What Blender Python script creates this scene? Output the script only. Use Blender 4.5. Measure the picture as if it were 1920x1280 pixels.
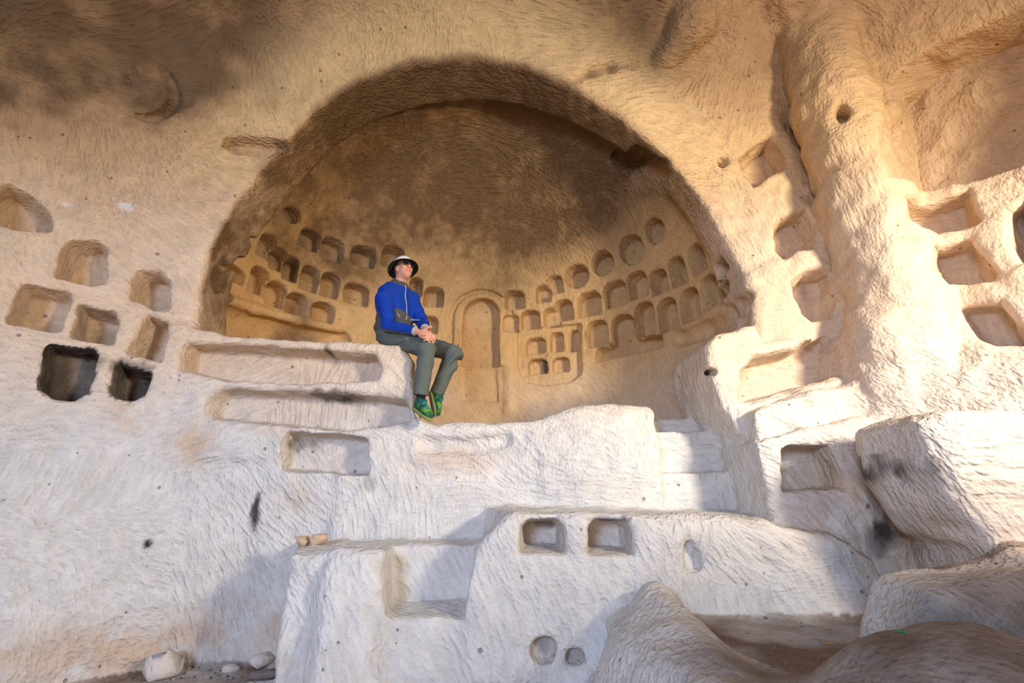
import bpy, math, time
import numpy as np
T0 = time.time()
for o in list(bpy.data.objects): bpy.data.objects.remove(o, do_unlink=True)
COL = bpy.context.scene.collection

# ------------------------------------------------------------------ camera
EYE = np.array([0.0, 0.0, 1.6]); PITCH = math.radians(18.5); FPX = 880.0
cd = bpy.data.cameras.new('camera'); cam = bpy.data.objects.new('camera', cd); COL.objects.link(cam)
cam.location = EYE; cam.rotation_euler = (math.radians(90) + PITCH, 0, 0)
cd.sensor_width = 36; cd.lens = FPX / 1920 * 36; cd.clip_end = 200
bpy.context.scene.camera = cam

# ------------------------------------------------------------------ world, lights, exposure
sc = bpy.context.scene
sc.view_settings.view_transform = 'Standard'; sc.view_settings.look = 'None'
sc.view_settings.gamma = 1.0; sc.view_settings.use_curve_mapping = False
sc.view_settings.exposure = -0.03
w = bpy.data.worlds.new('world'); sc.world = w; w.use_nodes = True
bg = w.node_tree.nodes['Background']; bg.inputs[0].default_value = (0.62, 0.74, 1.0, 1); bg.inputs[1].default_value = 0.04

def area(name, loc, target, sx, sy, power, color, spread=180):
    l = bpy.data.lights.new(name, 'AREA'); l.shape = 'RECTANGLE'; l.size = sx; l.size_y = sy
    l.energy = power; l.color = color; l.spread = math.radians(spread)
    o = bpy.data.objects.new(name, l); COL.objects.link(o)
    from mathutils import Vector
    o.location = loc
    o.rotation_euler = (Vector(target) - Vector(loc)).to_track_quat('-Z', 'Y').to_euler()
    return o
# daylight that comes in through the two openings of the cave, and the sunlit ground outside them
area('doorway_daylight', (4.2, -0.5, 3.3), (1.0, 4.2, 2.3), 0.7, 0.7, 225, (1.0, 0.87, 0.69), 125)
area('entrance_skylight', (-3.0, -5.0, 3.4), (-0.8, 4.0, 1.3), 2.2, 1.5, 255, (0.52, 0.69, 1.0), 120)
area('ground_bounce', (-0.6, -4.5, 0.8), (-0.4, 4.6, 3.6), 4.0, 1.0, 75, (1.0, 0.62, 0.32), 150)

# ------------------------------------------------------------------ small maths
SP, CP = math.sin(PITCH), math.cos(PITCH)
def ray(u, v):
    a = (u - 960) / FPX; b = (640 - v) / FPX
    return np.array([a, CP - b * SP, SP + b * CP])
def P(u, v, y):                       # a point of the place at distance y, named by where the photo shows it
    r = ray(u, v); return EYE + r * (y / r[1])
def nrm(a): a = np.asarray(a, float); return a / (np.linalg.norm(a) + 1e-12)
def smin(a, b, k):
    if k <= 0: return np.minimum(a, b)
    h = np.maximum(k - np.abs(a - b), 0) / k
    return np.minimum(a, b) - h * h * k * 0.25
def smax(a, b, k): return -smin(-a, -b, k)
def sst(a, b, x): t = np.clip((x - a) / (b - a), 0, 1); return t * t * (3 - 2 * t)

def poly2(px, pz, poly):              # signed distance to a polygon, arrays px, pz
    d = np.full(np.broadcast(px, pz).shape, 1e9, np.float32); s = np.ones(d.shape, np.float32)
    n = len(poly)
    for i in range(n):
        ax, az = poly[i]; bx, bz = poly[i - 1]
        ex, ez = bx - ax, bz - az; wx = px - ax; wz = pz - az
        t = np.clip((wx * ex + wz * ez) / (ex * ex + ez * ez + 1e-12), 0, 1)
        qx = wx - ex * t; qz = wz - ez * t
        d = np.minimum(d, qx * qx + qz * qz)
        c1 = pz >= az; c2 = pz < bz; c3 = ex * wz > ez * wx
        flip = (c1 & c2 & c3) | (~c1 & ~c2 & ~c3)
        s = np.where(flip, -s, s)
    return s * np.sqrt(d)
def extrude(d2, h):                   # combine 2D distance and slab distance
    return np.minimum(np.maximum(d2, h), 0) + np.sqrt(np.maximum(d2, 0) ** 2 + np.maximum(h, 0) ** 2)

_rs = np.random.RandomState(7)
_LAT = _rs.rand(64, 64, 64).astype(np.float32)
def vnoise(p):                        # value noise, p (N,3)
    i = np.floor(p).astype(np.int64); f = (p - i).astype(np.float32); f = f * f * (3 - 2 * f)
    r = 0
    for dx in (0, 1):
        for dy in (0, 1):
            for dz in (0, 1):
                wgt = (f[:, 0] if dx else 1 - f[:, 0]) * (f[:, 1] if dy else 1 - f[:, 1]) * (f[:, 2] if dz else 1 - f[:, 2])
                r = r + wgt * _LAT[(i[:, 0] + dx) & 63, (i[:, 1] + dy) & 63, (i[:, 2] + dz) & 63]
    return r * 2 - 1
def fbm(p, o=4):
    r = 0; a = 1; t = 0
    for k in range(o):
        r = r + a * vnoise(p * 2 ** k + 17.3 * k); t += a; a *= 0.5
    return r / t

def surface_nets(S, org, h):          # S > 0 outside the solid
    neg = S < 0
    c = np.zeros(tuple(n - 1 for n in S.shape), np.uint8)
    for dx in (0, 1):
        for dy in (0, 1):
            for dz in (0, 1):
                c += neg[dx:S.shape[0] - 1 + dx, dy:S.shape[1] - 1 + dy, dz:S.shape[2] - 1 + dz]
    act = (c > 0) & (c < 8); I, J, K = np.nonzero(act); N = len(I); del c
    ids = np.full(act.shape, -1, np.int32); ids[I, J, K] = np.arange(N, dtype=np.int32)
    corner = {}
    for dx in (0, 1):
        for dy in (0, 1):
            for dz in (0, 1): corner[dx, dy, dz] = S[I + dx, J + dy, K + dz]
    acc = np.zeros((N, 3), np.float32); cnt = np.zeros(N, np.float32)
    for ax in range(3):
        for a in (0, 1):
            for b in (0, 1):
                c0 = [0, 0, 0]; o = [q for q in range(3) if q != ax]
                c0[o[0]] = a; c0[o[1]] = b; c1 = list(c0); c1[ax] = 1
                v0 = corner[tuple(c0)]; v1 = corner[tuple(c1)]
                m = (v0 < 0) != (v1 < 0)
                t = np.where(m, v0 / np.where(m, v0 - v1, 1), 0)
                q = np.tile(np.array(c0, np.float32), (N, 1)); q[:, ax] = t
                acc += q * m[:, None]; cnt += m
    V = (np.stack([I, J, K], 1) + acc / cnt[:, None]) * h + np.asarray(org)
    Q = []
    for ax in range(3):
        sl0 = [slice(1, -1)] * 3; sl1 = [slice(1, -1)] * 3
        sl0[ax] = slice(0, -1); sl1[ax] = slice(1, None)
        a0 = neg[tuple(sl0)]; a1 = neg[tuple(sl1)]
        for flip in (False, True):
            m = (a0 & ~a1) if not flip else (~a0 & a1)
            e = np.array(np.nonzero(m))
            o = [q for q in range(3) if q != ax]
            for q in o: e[q] += 1
            def cell(da, db):
                f = [e[0].copy(), e[1].copy(), e[2].copy()]; f[o[0]] -= da; f[o[1]] -= db
                return ids[f[0], f[1], f[2]]
            quad = np.stack([cell(1, 1), cell(0, 1), cell(0, 0), cell(1, 0)], 1)
            if (ax == 1) != flip: quad = quad[:, ::-1]
            Q.append(quad)
    Q = np.concatenate(Q); Q = Q[(Q >= 0).all(1)]
    return V.astype(np.float32), Q
def vert_normals(V, Q):
    a = V[Q[:, 2]] - V[Q[:, 0]]; b = V[Q[:, 3]] - V[Q[:, 1]]; n = np.cross(a, b)
    out = np.zeros_like(V)
    for k in range(4):
        for c in range(3): out[:, c] += np.bincount(Q[:, k], n[:, c], len(V))
    return out / (np.linalg.norm(out, axis=1, keepdims=True) + 1e-9)

def make_mesh(name, V, Q, mat, N=None, colr=None, attrs=None, smooth=True):
    me = bpy.data.meshes.new(name)
    me.vertices.add(len(V)); me.vertices.foreach_set('co', np.ascontiguousarray(V, np.float32).ravel())
    k = Q.shape[1]
    me.loops.add(Q.size); me.loops.foreach_set('vertex_index', np.ascontiguousarray(Q, np.int32).ravel())
    me.polygons.add(len(Q)); me.polygons.foreach_set('loop_start', np.arange(0, Q.size, k, dtype=np.int32))
    me.polygons.foreach_set('loop_total', np.full(len(Q), k, np.int32))
    me.update(calc_edges=True)
    me.polygons.foreach_set('use_smooth', np.full(len(Q), smooth, bool))
    if colr is not None:
        at = me.attributes.new('tint', 'FLOAT_COLOR', 'POINT')
        c4 = np.ones((len(V), 4), np.float32); c4[:, :3] = colr
        at.data.foreach_set('color', c4.ravel())
    if attrs:
        for an, av in attrs.items():
            at = me.attributes.new(an, 'FLOAT', 'POINT'); at.data.foreach_set('value', np.ascontiguousarray(av, np.float32))
    if N is not None: me.normals_split_custom_set_from_vertices([tuple(x) for x in N.tolist()])
    if mat: me.materials.append(mat)
    return me
def link(name, me, parent=None):
    o = bpy.data.objects.new(name, me); COL.objects.link(o)
    if parent is not None: o.parent = parent
    return o
def tag(o, label=None, cat=None, group=None, kind=None):
    if label: o['label'] = label
    if cat: o['category'] = cat
    if group: o['group'] = group
    if kind: o['kind'] = kind
    return o

# ------------------------------------------------------------------ materials
def nodes(name):
    m = bpy.data.materials.new(name); m.use_nodes = True; nt = m.node_tree; nt.nodes.clear()
    out = nt.nodes.new('ShaderNodeOutputMaterial'); bs = nt.nodes.new('ShaderNodeBsdfPrincipled')
    nt.links.new(bs.outputs[0], out.inputs[0]); bs.inputs['Roughness'].default_value = 0.9
    bs.inputs['Specular IOR Level'].default_value = 0.15
    return m, nt, bs
def nd(nt, t, **kw):
    n = nt.nodes.new(t)
    for k, v in kw.items():
        if k.startswith('i_'):
            key = k[2:]; key = int(key) if key.isdigit() else key
            n.inputs[key].default_value = v
        else: setattr(n, k, v)
    return n
def mth(nt, op, a, b=None, c=None):
    n = nt.nodes.new('ShaderNodeMath'); n.operation = op
    for i, x in enumerate((a, b, c)):
        if x is None: continue
        if isinstance(x, (int, float)): n.inputs[i].default_value = x
        else: nt.links.new(x, n.inputs[i])
    return n.outputs[0]
def rock_material(name, chisel=1.0, grit=1.0):
    m, nt, bs = nodes(name); L = nt.links.new
    geo = nd(nt, 'ShaderNodeNewGeometry'); pos = geo.outputs['Position']
    at = nd(nt, 'ShaderNodeAttribute', attribute_name='tint')
    rg = nd(nt, 'ShaderNodeAttribute', attribute_name='rough')
    # patches of parallel pick strokes, each patch with its own direction
    wob = nd(nt, 'ShaderNodeTexNoise'); wob.inputs['Scale'].default_value = 0.9; wob.inputs['Detail'].default_value = 0
    L(pos, wob.inputs['Vector'])
    add = nd(nt, 'ShaderNodeVectorMath', operation='MULTIPLY_ADD'); L(wob.outputs['Color'], add.inputs[0])
    add.inputs[1].default_value = (0.5, 0.5, 0.5); L(pos, add.inputs[2])
    vo = nd(nt, 'ShaderNodeTexVoronoi', feature='F1'); vo.inputs['Scale'].default_value = 0.85; L(add.outputs[0], vo.inputs['Vector'])
    sub = nd(nt, 'ShaderNodeVectorMath', operation='SUBTRACT'); L(add.outputs[0], sub.inputs[0]); L(vo.outputs['Position'], sub.inputs[1])
    sep = nd(nt, 'ShaderNodeSeparateColor'); L(vo.outputs['Color'], sep.inputs[0])
    def strokes(scale, stretch, chan, detail):
        ang = mth(nt, 'MULTIPLY_ADD', sep.outputs[chan], 2.2, -1.9)
        rot = nd(nt, 'ShaderNodeVectorRotate', rotation_type='Y_AXIS'); L(sub.outputs[0], rot.inputs['Vector']); L(ang, rot.inputs['Angle'])
        sc_ = nd(nt, 'ShaderNodeVectorMath', operation='MULTIPLY'); L(rot.outputs[0], sc_.inputs[0]); sc_.inputs[1].default_value = (scale / stretch, scale, scale)
        no = nd(nt, 'ShaderNodeTexNoise'); no.inputs['Scale'].default_value = 1; no.inputs['Detail'].default_value = detail
        no.inputs['Roughness'].default_value = 0.5; L(sc_.outputs[0], no.inputs['Vector'])
        return no.outputs['Fac']
    s1 = strokes(30, 4.5, 0, 1.0); s2 = strokes(56, 4.5, 1, 0.0)
    fine = nd(nt, 'ShaderNodeTexNoise'); fine.inputs['Scale'].default_value = 45; fine.inputs['Detail'].default_value = 3; fine.inputs['Roughness'].default_value = 0.62
    L(pos, fine.inputs['Vector'])
    pit = nd(nt, 'ShaderNodeTexVoronoi', feature='F1'); pit.inputs['Scale'].default_value = 16; pit.inputs['Randomness'].default_value = 1; L(pos, pit.inputs['Vector'])
    psep = nd(nt, 'ShaderNodeSeparateColor'); L(pit.outputs['Color'], psep.inputs[0])
    prad = mth(nt, 'MULTIPLY', mth(nt, 'POWER', psep.outputs[0], 13.0), 0.26)
    pmask = nt.nodes.new('ShaderNodeMapRange'); L(mth(nt, 'SUBTRACT', prad, pit.outputs['Distance']), pmask.inputs[0])
    pmask.inputs[1].default_value = 0.0; pmask.inputs[2].default_value = 0.05
    g1 = nt.nodes.new('ShaderNodeMapRange'); L(s1, g1.inputs[0]); g1.inputs[1].default_value = 0.34; g1.inputs[2].default_value = 0.62
    g2 = nt.nodes.new('ShaderNodeMapRange'); L(s2, g2.inputs[0]); g2.inputs[1].default_value = 0.36; g2.inputs[2].default_value = 0.64
    hch = mth(nt, 'ADD', mth(nt, 'MULTIPLY', g1.outputs[0], 0.0095), mth(nt, 'MULTIPLY', g2.outputs[0], 0.0035))
    hch = mth(nt, 'MULTIPLY', hch, mth(nt, 'MULTIPLY', rg.outputs['Fac'], chisel))
    hh = mth(nt, 'ADD', hch, mth(nt, 'MULTIPLY', fine.outputs['Fac'], 0.010 * grit))
    hh = mth(nt, 'SUBTRACT', hh, mth(nt, 'MULTIPLY', pmask.outputs[0], 0.006))
    bu = nd(nt, 'ShaderNodeBump'); bu.inputs['Strength'].default_value = 1.0; bu.inputs['Distance'].default_value = 1.0
    L(hh, bu.inputs['Height']); L(bu.outputs[0], bs.inputs['Normal'])
    # colour
    med = nd(nt, 'ShaderNodeTexNoise'); med.inputs['Scale'].default_value = 5; med.inputs['Detail'].default_value = 3; L(pos, med.inputs['Vector'])
    k = mth(nt, 'MULTIPLY_ADD', med.outputs['Fac'], 0.34, 0.83)
    k = mth(nt, 'MULTIPLY', k, mth(nt, 'MULTIPLY_ADD', fine.outputs['Fac'], 0.30, 0.85))
    k = mth(nt, 'MULTIPLY', k, mth(nt, 'MULTIPLY_ADD', g1.outputs[0], 0.12, 0.90))
    k = mth(nt, 'MULTIPLY', k, mth(nt, 'MULTIPLY_ADD', pmask.outputs[0], -0.55, 1.0))
    mx = nd(nt, 'ShaderNodeVectorMath', operation='SCALE'); L(at.outputs['Color'], mx.inputs[0]); L(k, mx.inputs['Scale'])
    L(mx.outputs[0], bs.inputs['Base Color'])
    return m
def plain(name, col, rough=0.8, bump=0.0, bscale=200, var=0.15, spec=0.2, metal=0.0):
    m, nt, bs = nodes(name); L = nt.links.new
    tc = nd(nt, 'ShaderNodeTexCoord')
    no = nd(nt, 'ShaderNodeTexNoise'); no.inputs['Scale'].default_value = bscale; no.inputs['Detail'].default_value = 3; L(tc.outputs['Object'], no.inputs['Vector'])
    k = mth(nt, 'MULTIPLY_ADD', no.outputs['Fac'], 2 * var, 1 - var)
    mx = nd(nt, 'ShaderNodeVectorMath', operation='SCALE'); mx.inputs[0].default_value = col; L(k, mx.inputs['Scale'])
    L(mx.outputs[0], bs.inputs['Base Color']); bs.inputs['Roughness'].default_value = rough
    bs.inputs['Specular IOR Level'].default_value = spec; bs.inputs['Metallic'].default_value = metal
    if bump:
        bu = nd(nt, 'ShaderNodeBump'); bu.inputs['Strength'].default_value = 1; bu.inputs['Distance'].default_value = bump
        L(no.outputs['Fac'], bu.inputs['Height']); L(bu.outputs[0], bs.inputs['Normal'])
    return m
def tinted(name, rough=0.85, bump=0.002, bscale=300, var=0.12):
    m = plain(name, (1, 1, 1), rough, bump, bscale, var); nt = m.node_tree
    at = nd(nt, 'ShaderNodeAttribute', attribute_name='tint')
    sc_ = [n for n in nt.nodes if n.type == 'VECT_MATH'][0]; nt.links.new(at.outputs['Color'], sc_.inputs[0])
    return m
ROCK = rock_material('carved_tuff'); DIRT = rock_material('trodden_dust', 0.15, 2.0)

# ------------------------------------------------------------------ the rock: one field, carved like the place
H = 0.021
ORG = np.array([-5.2, 0.9, 0.2]); END = np.array([5.0, 6.7, 7.3])
DIM = np.ceil((END - ORG) / H).astype(int)
GX = (ORG[0] + np.arange(DIM[0]) * H).astype(np.float32)
GY = (ORG[1] + np.arange(DIM[1]) * H).astype(np.float32)
GZ = (ORG[2] + np.arange(DIM[2]) * H).astype(np.float32)
LAB = np.zeros(DIM, np.uint8)

# front wall as distance y over (x, z)
ctrl = [(0,1280,3.3),(150,1280,3.62),(480,1250,4.0),(0,900,3.35),(250,900,3.78),(520,900,3.90),(0,500,3.35),(200,500,3.72),
 (0,250,3.3),(250,250,3.62),(430,400,3.88),(300,100,3.45),(600,120,3.75),(880,110,3.88),(1150,130,3.88),
 (1300,200,3.95),(1430,330,3.94),(1510,520,3.74),(1350,500,4.0),(1400,700,3.85),(780,900,3.88),(1000,900,3.88),(1200,900,3.95),(650,960,3.89),(850,960,3.90),
 (1340,800,4.05),(1500,1000,3.62),(1420,1120,3.75),(1600,1100,3.45),(1600,700,3.62),(1600,450,3.72),(1700,600,3.5),(1920,500,2.95),
 (1920,200,2.9),(1750,200,3.35),(1550,100,3.6),(1900,700,2.9),(1900,900,2.9),(1750,900,3.2),(1780,1060,3.1),(900,1200,4.0),(700,1100,4.0),(650,700,4.0)]
pts = [P(*c) for c in ctrl] + [np.array(q, float) for q in [(-5.2,1.8,1),(-5.2,1.8,3.5),(-5.2,1.8,6),(4.9,1.2,1),(4.9,1.2,3.5),(4.9,1.2,6),(0,3.4,7.4),(-3,3.0,7.4),(3,3.0,7.4),(-1,4.0,.2)]]
pts = np.array(pts)
def tps(r2): return 0.5 * r2 * np.log(r2 + 1e-9)
A = pts[:, [0, 2]]; n = len(A)
Km = tps(((A[:, None] - A[None]) ** 2).sum(2)) + np.eye(n) * 0.02
Pm = np.hstack([np.ones((n, 1)), A])
sol = np.linalg.solve(np.block([[Km, Pm], [Pm.T, np.zeros((3, 3))]]), np.concatenate([pts[:, 1], np.zeros(3)]))
XX, ZZ = np.meshgrid(GX, GZ, indexing='ij')
F = sol[n] + sol[n + 1] * XX + sol[n + 2] * ZZ
for i in range(n): F = F + sol[i] * tps((XX - A[i, 0]) ** 2 + (ZZ - A[i, 1]) ** 2)
F = F.astype(np.float32); gx, gz = np.gradient(F, H); nf = np.sqrt(1 + gx ** 2 + gz ** 2)
S = ((F[:, None, :] - GY[None, :, None]) / nf[:, None, :]).astype(np.float32)
# ceiling
CX, CY = np.meshgrid(GX, GY, indexing='ij')
C = 6.75 - 0.052 * (CX - 0.3) ** 2 + 0.05 * (CY - 3)
S = smin(S, ((C[:, :, None] - GZ[None, None, :]) * 0.95).astype(np.float32), 0.9)
# floor: low at the left, the raised dusty basin at the right
fl = 0.45 + 0.35 * sst(0.2, 0.7, CX)
S = smin(S, (GZ[None, None, :] - fl[:, :, None]).astype(np.float32), 0.06)
print('base', time.time() - T0)

def sl(lo, hi):
    a = np.clip(np.floor((np.asarray(lo) - ORG) / H).astype(int), 0, DIM); b = np.clip(np.ceil((np.asarray(hi) - ORG) / H).astype(int) + 1, 0, DIM)
    return tuple(slice(int(p), int(q)) for p, q in zip(a, b))
def op(fn, lo, hi, mode, k, lab=0):
    s = sl(np.asarray(lo) - k - .06, np.asarray(hi) + k + .06)
    if min(q.stop - q.start for q in s) <= 0: return
    X = GX[s[0]][:, None, None]; Y = GY[s[1]][None, :, None]; Z = GZ[s[2]][None, None, :]
    d = fn(X, Y, Z).astype(np.float32); cur = S[s]
    if mode == 'cut':
        if lab: LAB[s] = np.where((d < 1.3 * H) & (cur < -0.022), lab, LAB[s])
        S[s] = smax(cur, -d, k)
    else: S[s] = smin(cur, d, k)
def prism_y(poly, y0, y1, mode, k=0.05, rnd=0.03, lab=0):      # poly in (x, z)
    poly = np.array(poly); lo = (poly[:, 0].min(), y0, poly[:, 1].min()); hi = (poly[:, 0].max(), y1, poly[:, 1].max())
    def fn(X, Y, Z):
        d2 = poly2(X[:, 0, :], Z[0], poly)[:, None, :] + rnd
        h = np.abs(Y - (y0 + y1) / 2) - (y1 - y0) / 2 + rnd
        return extrude(d2, h) - rnd
    op(fn, lo, hi, mode, k, lab)
def PX(lst, y): return [tuple(P(u, v, y)[[0, 2]]) for u, v in lst]
def prism_z(poly, z0, z1, mode, k=0.05, rnd=0.03, tilt=(0, 0)):   # poly in (x, y); top tilts
    poly = np.array(poly); c = poly.mean(0)
    lo = (poly[:, 0].min(), poly[:, 1].min(), min(z0, z1) - .3); hi = (poly[:, 0].max(), poly[:, 1].max(), z1 + .3)
    def fn(X, Y, Z):
        d2 = poly2(X[:, :, 0], Y[:, :, 0], poly)[:, :, None] + rnd
        zt = z1 + tilt[0] * (X - c[0]) + tilt[1] * (Y - c[1])
        h = np.maximum(Z - zt, z0 - Z) + rnd
        return extrude(d2, h) - rnd
    op(fn, lo, hi, mode, k)
def caps(pl, mode, k=0.1):            # chain of (point, radius)
    for (a, ra), (b, rb) in zip(pl[:-1], pl[1:]):
        a = np.asarray(a, float); b = np.asarray(b, float); r = max(ra, rb)
        def fn(X, Y, Z):
            ab = b - a; t = np.clip(((X - a[0]) * ab[0] + (Y - a[1]) * ab[1] + (Z - a[2]) * ab[2]) / (ab @ ab + 1e-9), 0, 1)
            return np.sqrt((X - a[0] - ab[0] * t) ** 2 + (Y - a[1] - ab[1] * t) ** 2 + (Z - a[2] - ab[2] * t) ** 2) - (ra + (rb - ra) * t)
        op(fn, np.minimum(a, b) - r, np.maximum(a, b) + r, mode, k)
def ell(c, r, mode, k=0.1):
    c = np.asarray(c, float); r = np.asarray(r, float)
    def fn(X, Y, Z):
        k0 = np.sqrt(((X - c[0]) / r[0]) ** 2 + ((Y - c[1]) / r[1]) ** 2 + ((Z - c[2]) / r[2]) ** 2)
        k1 = np.sqrt(((X - c[0]) / r[0] ** 2) ** 2 + ((Y - c[1]) / r[1] ** 2) ** 2 + ((Z - c[2]) / r[2] ** 2) ** 2)
        return k0 * (k0 - 1) / (k1 + 1e-6)
    op(fn, c - r, c + r, mode, k)
def hits(uv):                         # where the lines of sight meet the rock built so far
    uv = np.atleast_2d(np.asarray(uv, float)); R = np.array([ray(*q) for q in uv])
    R = R / np.linalg.norm(R, axis=1, keepdims=True)
    t = np.full(len(R), 1.3); done = np.zeros(len(R), bool); prev = np.full(len(R), 1.0)
    for it in range(1400):
        p = EYE + R * t[:, None]; g = (p - ORG) / H; i = np.clip(np.round(g).astype(int), 0, DIM - 1)
        v = S[i[:, 0], i[:, 1], i[:, 2]]
        out = ((g < 0) | (g > DIM - 1)).any(1); v = np.where(out, 0.5, v)
        new = (~done) & (v < 0)
        t[new] -= 0.008 * np.clip(-v[new] / (prev[new] - v[new] + 1e-6), 0, 1); done |= new
        prev = np.where(done, prev, v); t = np.where(done, t, t + 0.008)
        if done.all(): break
    return EYE + R * t[:, None]
def grad(p, e=3):
    i = np.clip(np.round((np.asarray(p) - ORG) / H).astype(int), e, DIM - 1 - e)
    return nrm([S[i[0] + e, i[1], i[2]] - S[i[0] - e, i[1], i[2]], S[i[0], i[1] + e, i[2]] - S[i[0], i[1] - e, i[2]], S[i[0], i[1], i[2] + e] - S[i[0], i[1], i[2] - e]])

# -- apse: arched mouth, thickness of the arch, then the half dome behind
ARCH = [(372,700),(365,612),(372,540),(392,470),(448,382),(530,285),(600,215),(680,165),(780,132),(880,120),(980,132),(1080,165),(1170,212),(1250,275),(1315,350),(1362,430),(1392,510),(1408,600),(1412,700),(1400,800),(380,800)]
prism_y(PX(ARCH, 3.93), 3.0, 4.55, 'cut', 0.06, 0.05)
AC = np.array([-0.42, 4.25]); RX, RY = 2.62, 2.05; ZS = 3.75; ZT = 2.62; ZFL = 2.18
def apse(X, Y, Z):
    zz = np.maximum(Z - ZS, 0)
    ex, ey, ez = (X - AC[0]) / RX, (Y - AC[1]) / RY, zz / ZT
    k0 = np.sqrt(ex ** 2 + ey ** 2 + ez ** 2)
    k1 = np.sqrt((ex / RX) ** 2 + (ey / RY) ** 2 + (ez / ZT) ** 2)
    d = k0 * (k0 - 1) / (k1 + 1e-6)
    d = np.maximum(d, 4.42 - Y)
    return d
apse_sl = sl((AC[0] - RX - .1, 4.3, ZFL - .3), (AC[0] + RX + .1, AC[1] + RY + .1, ZS + ZT + .1))
op(apse, (AC[0] - RX, 4.3, ZFL), (AC[0] + RX, AC[1] + RY, ZS + ZT), 'cut', 0.05)
# everything under the apse floor is rock again
XL, XR = P(365, 700, 3.9)[0], P(1412, 700, 3.9)[0]
prism_z([(-3.6, 4.0), (-3.6, 6.6), (3.4, 6.6), (3.4, 4.0)], 0.2, ZFL, 'add', 0.05)
print('apse', time.time() - T0)

# -- left parapet on which the man sits
prism_y(PX([(300,617),(345,619),(440,632),(560,640),(700,648),(755,655),(778,680),(780,760),(786,830),(790,860),(300,860)], 3.98), 3.88, 4.42, 'add', 0.10, 0.04)
# -- low rim right of it, swelling into the rounded block
prism_y(PX([(780,788),(830,792),(900,797),(955,797),(1000,788),(1040,778),(1100,770),(1170,764),(1215,760),(1236,775),(1240,820),(1248,900),(1262,1100),(600,1100),(640,842),(775,840)], 3.85), 3.86, 4.30, 'add', 0.09, 0.05)
ell(P(1130,880,3.92), (.62, .20, .52), 'add', 0.12)
# cut-down corner ledge below the man
h = hits([(798,826),(850,830),(905,826),(945,815)]); caps([(q + np.array([0, -.01, -.03]), .075) for q in h], 'cut', .03)
# -- steps up at the right of the block
sx0, sx1 = P(1240, 880, 3.9)[0], 1.80
prism_z([(sx0 - .05, 3.2), (sx0, 4.4), (sx1, 4.4), (sx1 + .02, 3.2)], 1.49, 3.2, 'cut', 0.03)
prism_z([(sx0 - .1, 3.86), (sx0 - .1, 5.2), (sx1 + .2, 5.2), (sx1 + .2, 3.84)], 1.0, 1.80, 'add', 0.03, 0.03)
prism_z([(sx0 - .1, 4.02), (sx0 - .1, 5.2), (sx1 + .2, 5.2), (sx1 + .2, 4.00)], 1.0, 2.14, 'add', 0.03, 0.03)
prism_z([(sx0 - .1, 4.22), (sx0 - .1, 5.2), (sx1 + .2, 5.2), (sx1 + .2, 4.20)], 1.0, 2.28, 'add', 0.03, 0.03)
# -- right hand mass: sill block and ledges stepping toward the viewer
prism_y(PX([(1325,645),(1345,625),(1420,606),(1432,640),(1600,620),(1640,700),(1640,1150),(1440,1150),(1415,980),(1398,830),(1352,762),(1330,700)], 3.6), 3.60, 4.45, 'add', 0.06, 0.05)
prism_y(PX([(1408,770),(1480,748),(1600,722),(1660,800),(1660,1150),(1450,1150),(1420,900)], 3.5), 3.46, 4.2, 'add', 0.04, 0.03)
prism_y(PX([(1412,828),(1500,806),(1600,790),(1700,770),(1720,1150),(1462,1150),(1440,960)], 3.4), 3.36, 4.2, 'add', 0.04, 0.03)

# -- low bench at the left and the middle block
prism_z([(-1.76, 4.3), (-1.42, 3.28), (-0.9, 3.22), (-0.2, 3.26), (0.1, 3.3), (0.1, 4.3)], 0.1, 1.295, 'add', 0.03, 0.04, (0.0, 0.075))
prism_z([(-0.34, 4.3), (-0.07, 3.40), (0.05, 3.28), (0.9, 3.23), (1.66, 3.27), (1.9, 4.3)], 0.1, 1.515, 'add', 0.04, 0.03, (-0.02, 0.10))
# slope the lower left flank of the middle block
prism_y(PX([(955,966),(905,1010),(880,1060),(866,1150),(866,1290),(1680,1290),(1660,1130),(1630,1050),(1560,1005),(1480,992),(1330,976)], 3.25), 3.20, 3.8, 'add', 0.09, 0.05)
# seat cut in the bench
prism_y(PX([(722,1000),(715,1060),(720,1156),(866,1160),(880,1095),(893,1040),(893,1000)], 3.27), 2.7, 3.56, 'cut', 0.02, 0.015)
prism_z([(-1.20, 3.24), (-1.20, 3.7), (-0.25, 3.7), (-0.25, 3.24)], 0.1, 0.945, 'add', 0.03, 0.03, (0, .14))
# rounded shoulder left of the seat
caps([(P(640,1066,3.32), .13), (P(628,1290,3.22), .17)], 'add', 0.1)
caps([(P(690,1066,3.30), .10), (P(690,1290,3.24), .13)], 'add', 0.1)
caps([(P(600,1050,3.22), .03), (P(572,1110,3.22), .03)], 'cut', 0.04)
# -- floor rim mound at the lower middle right and the dusty basin behind it
prism_z([(0.55, 3.7), (0.62, 2.3), (1.0, 0.7), (5.2, 0.7), (5.2, 3.9), (.6, 3.9)], 0.1, 0.93, 'add', 0.10, 0.05)
caps([(P(1236,1130,3.02), .10), (P(1262,1195,2.75), .13), (P(1290,1262,2.5), .16), (P(1335,1330,2.3), .18), (P(1400,1420,1.9), .2)], 'add', 0.10)
caps([(P(1225,1200,3.0), .14), (P(1222,1300,2.75), .22), (P(1270,1400,2.4), .25)], 'add', 0.2)
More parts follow.
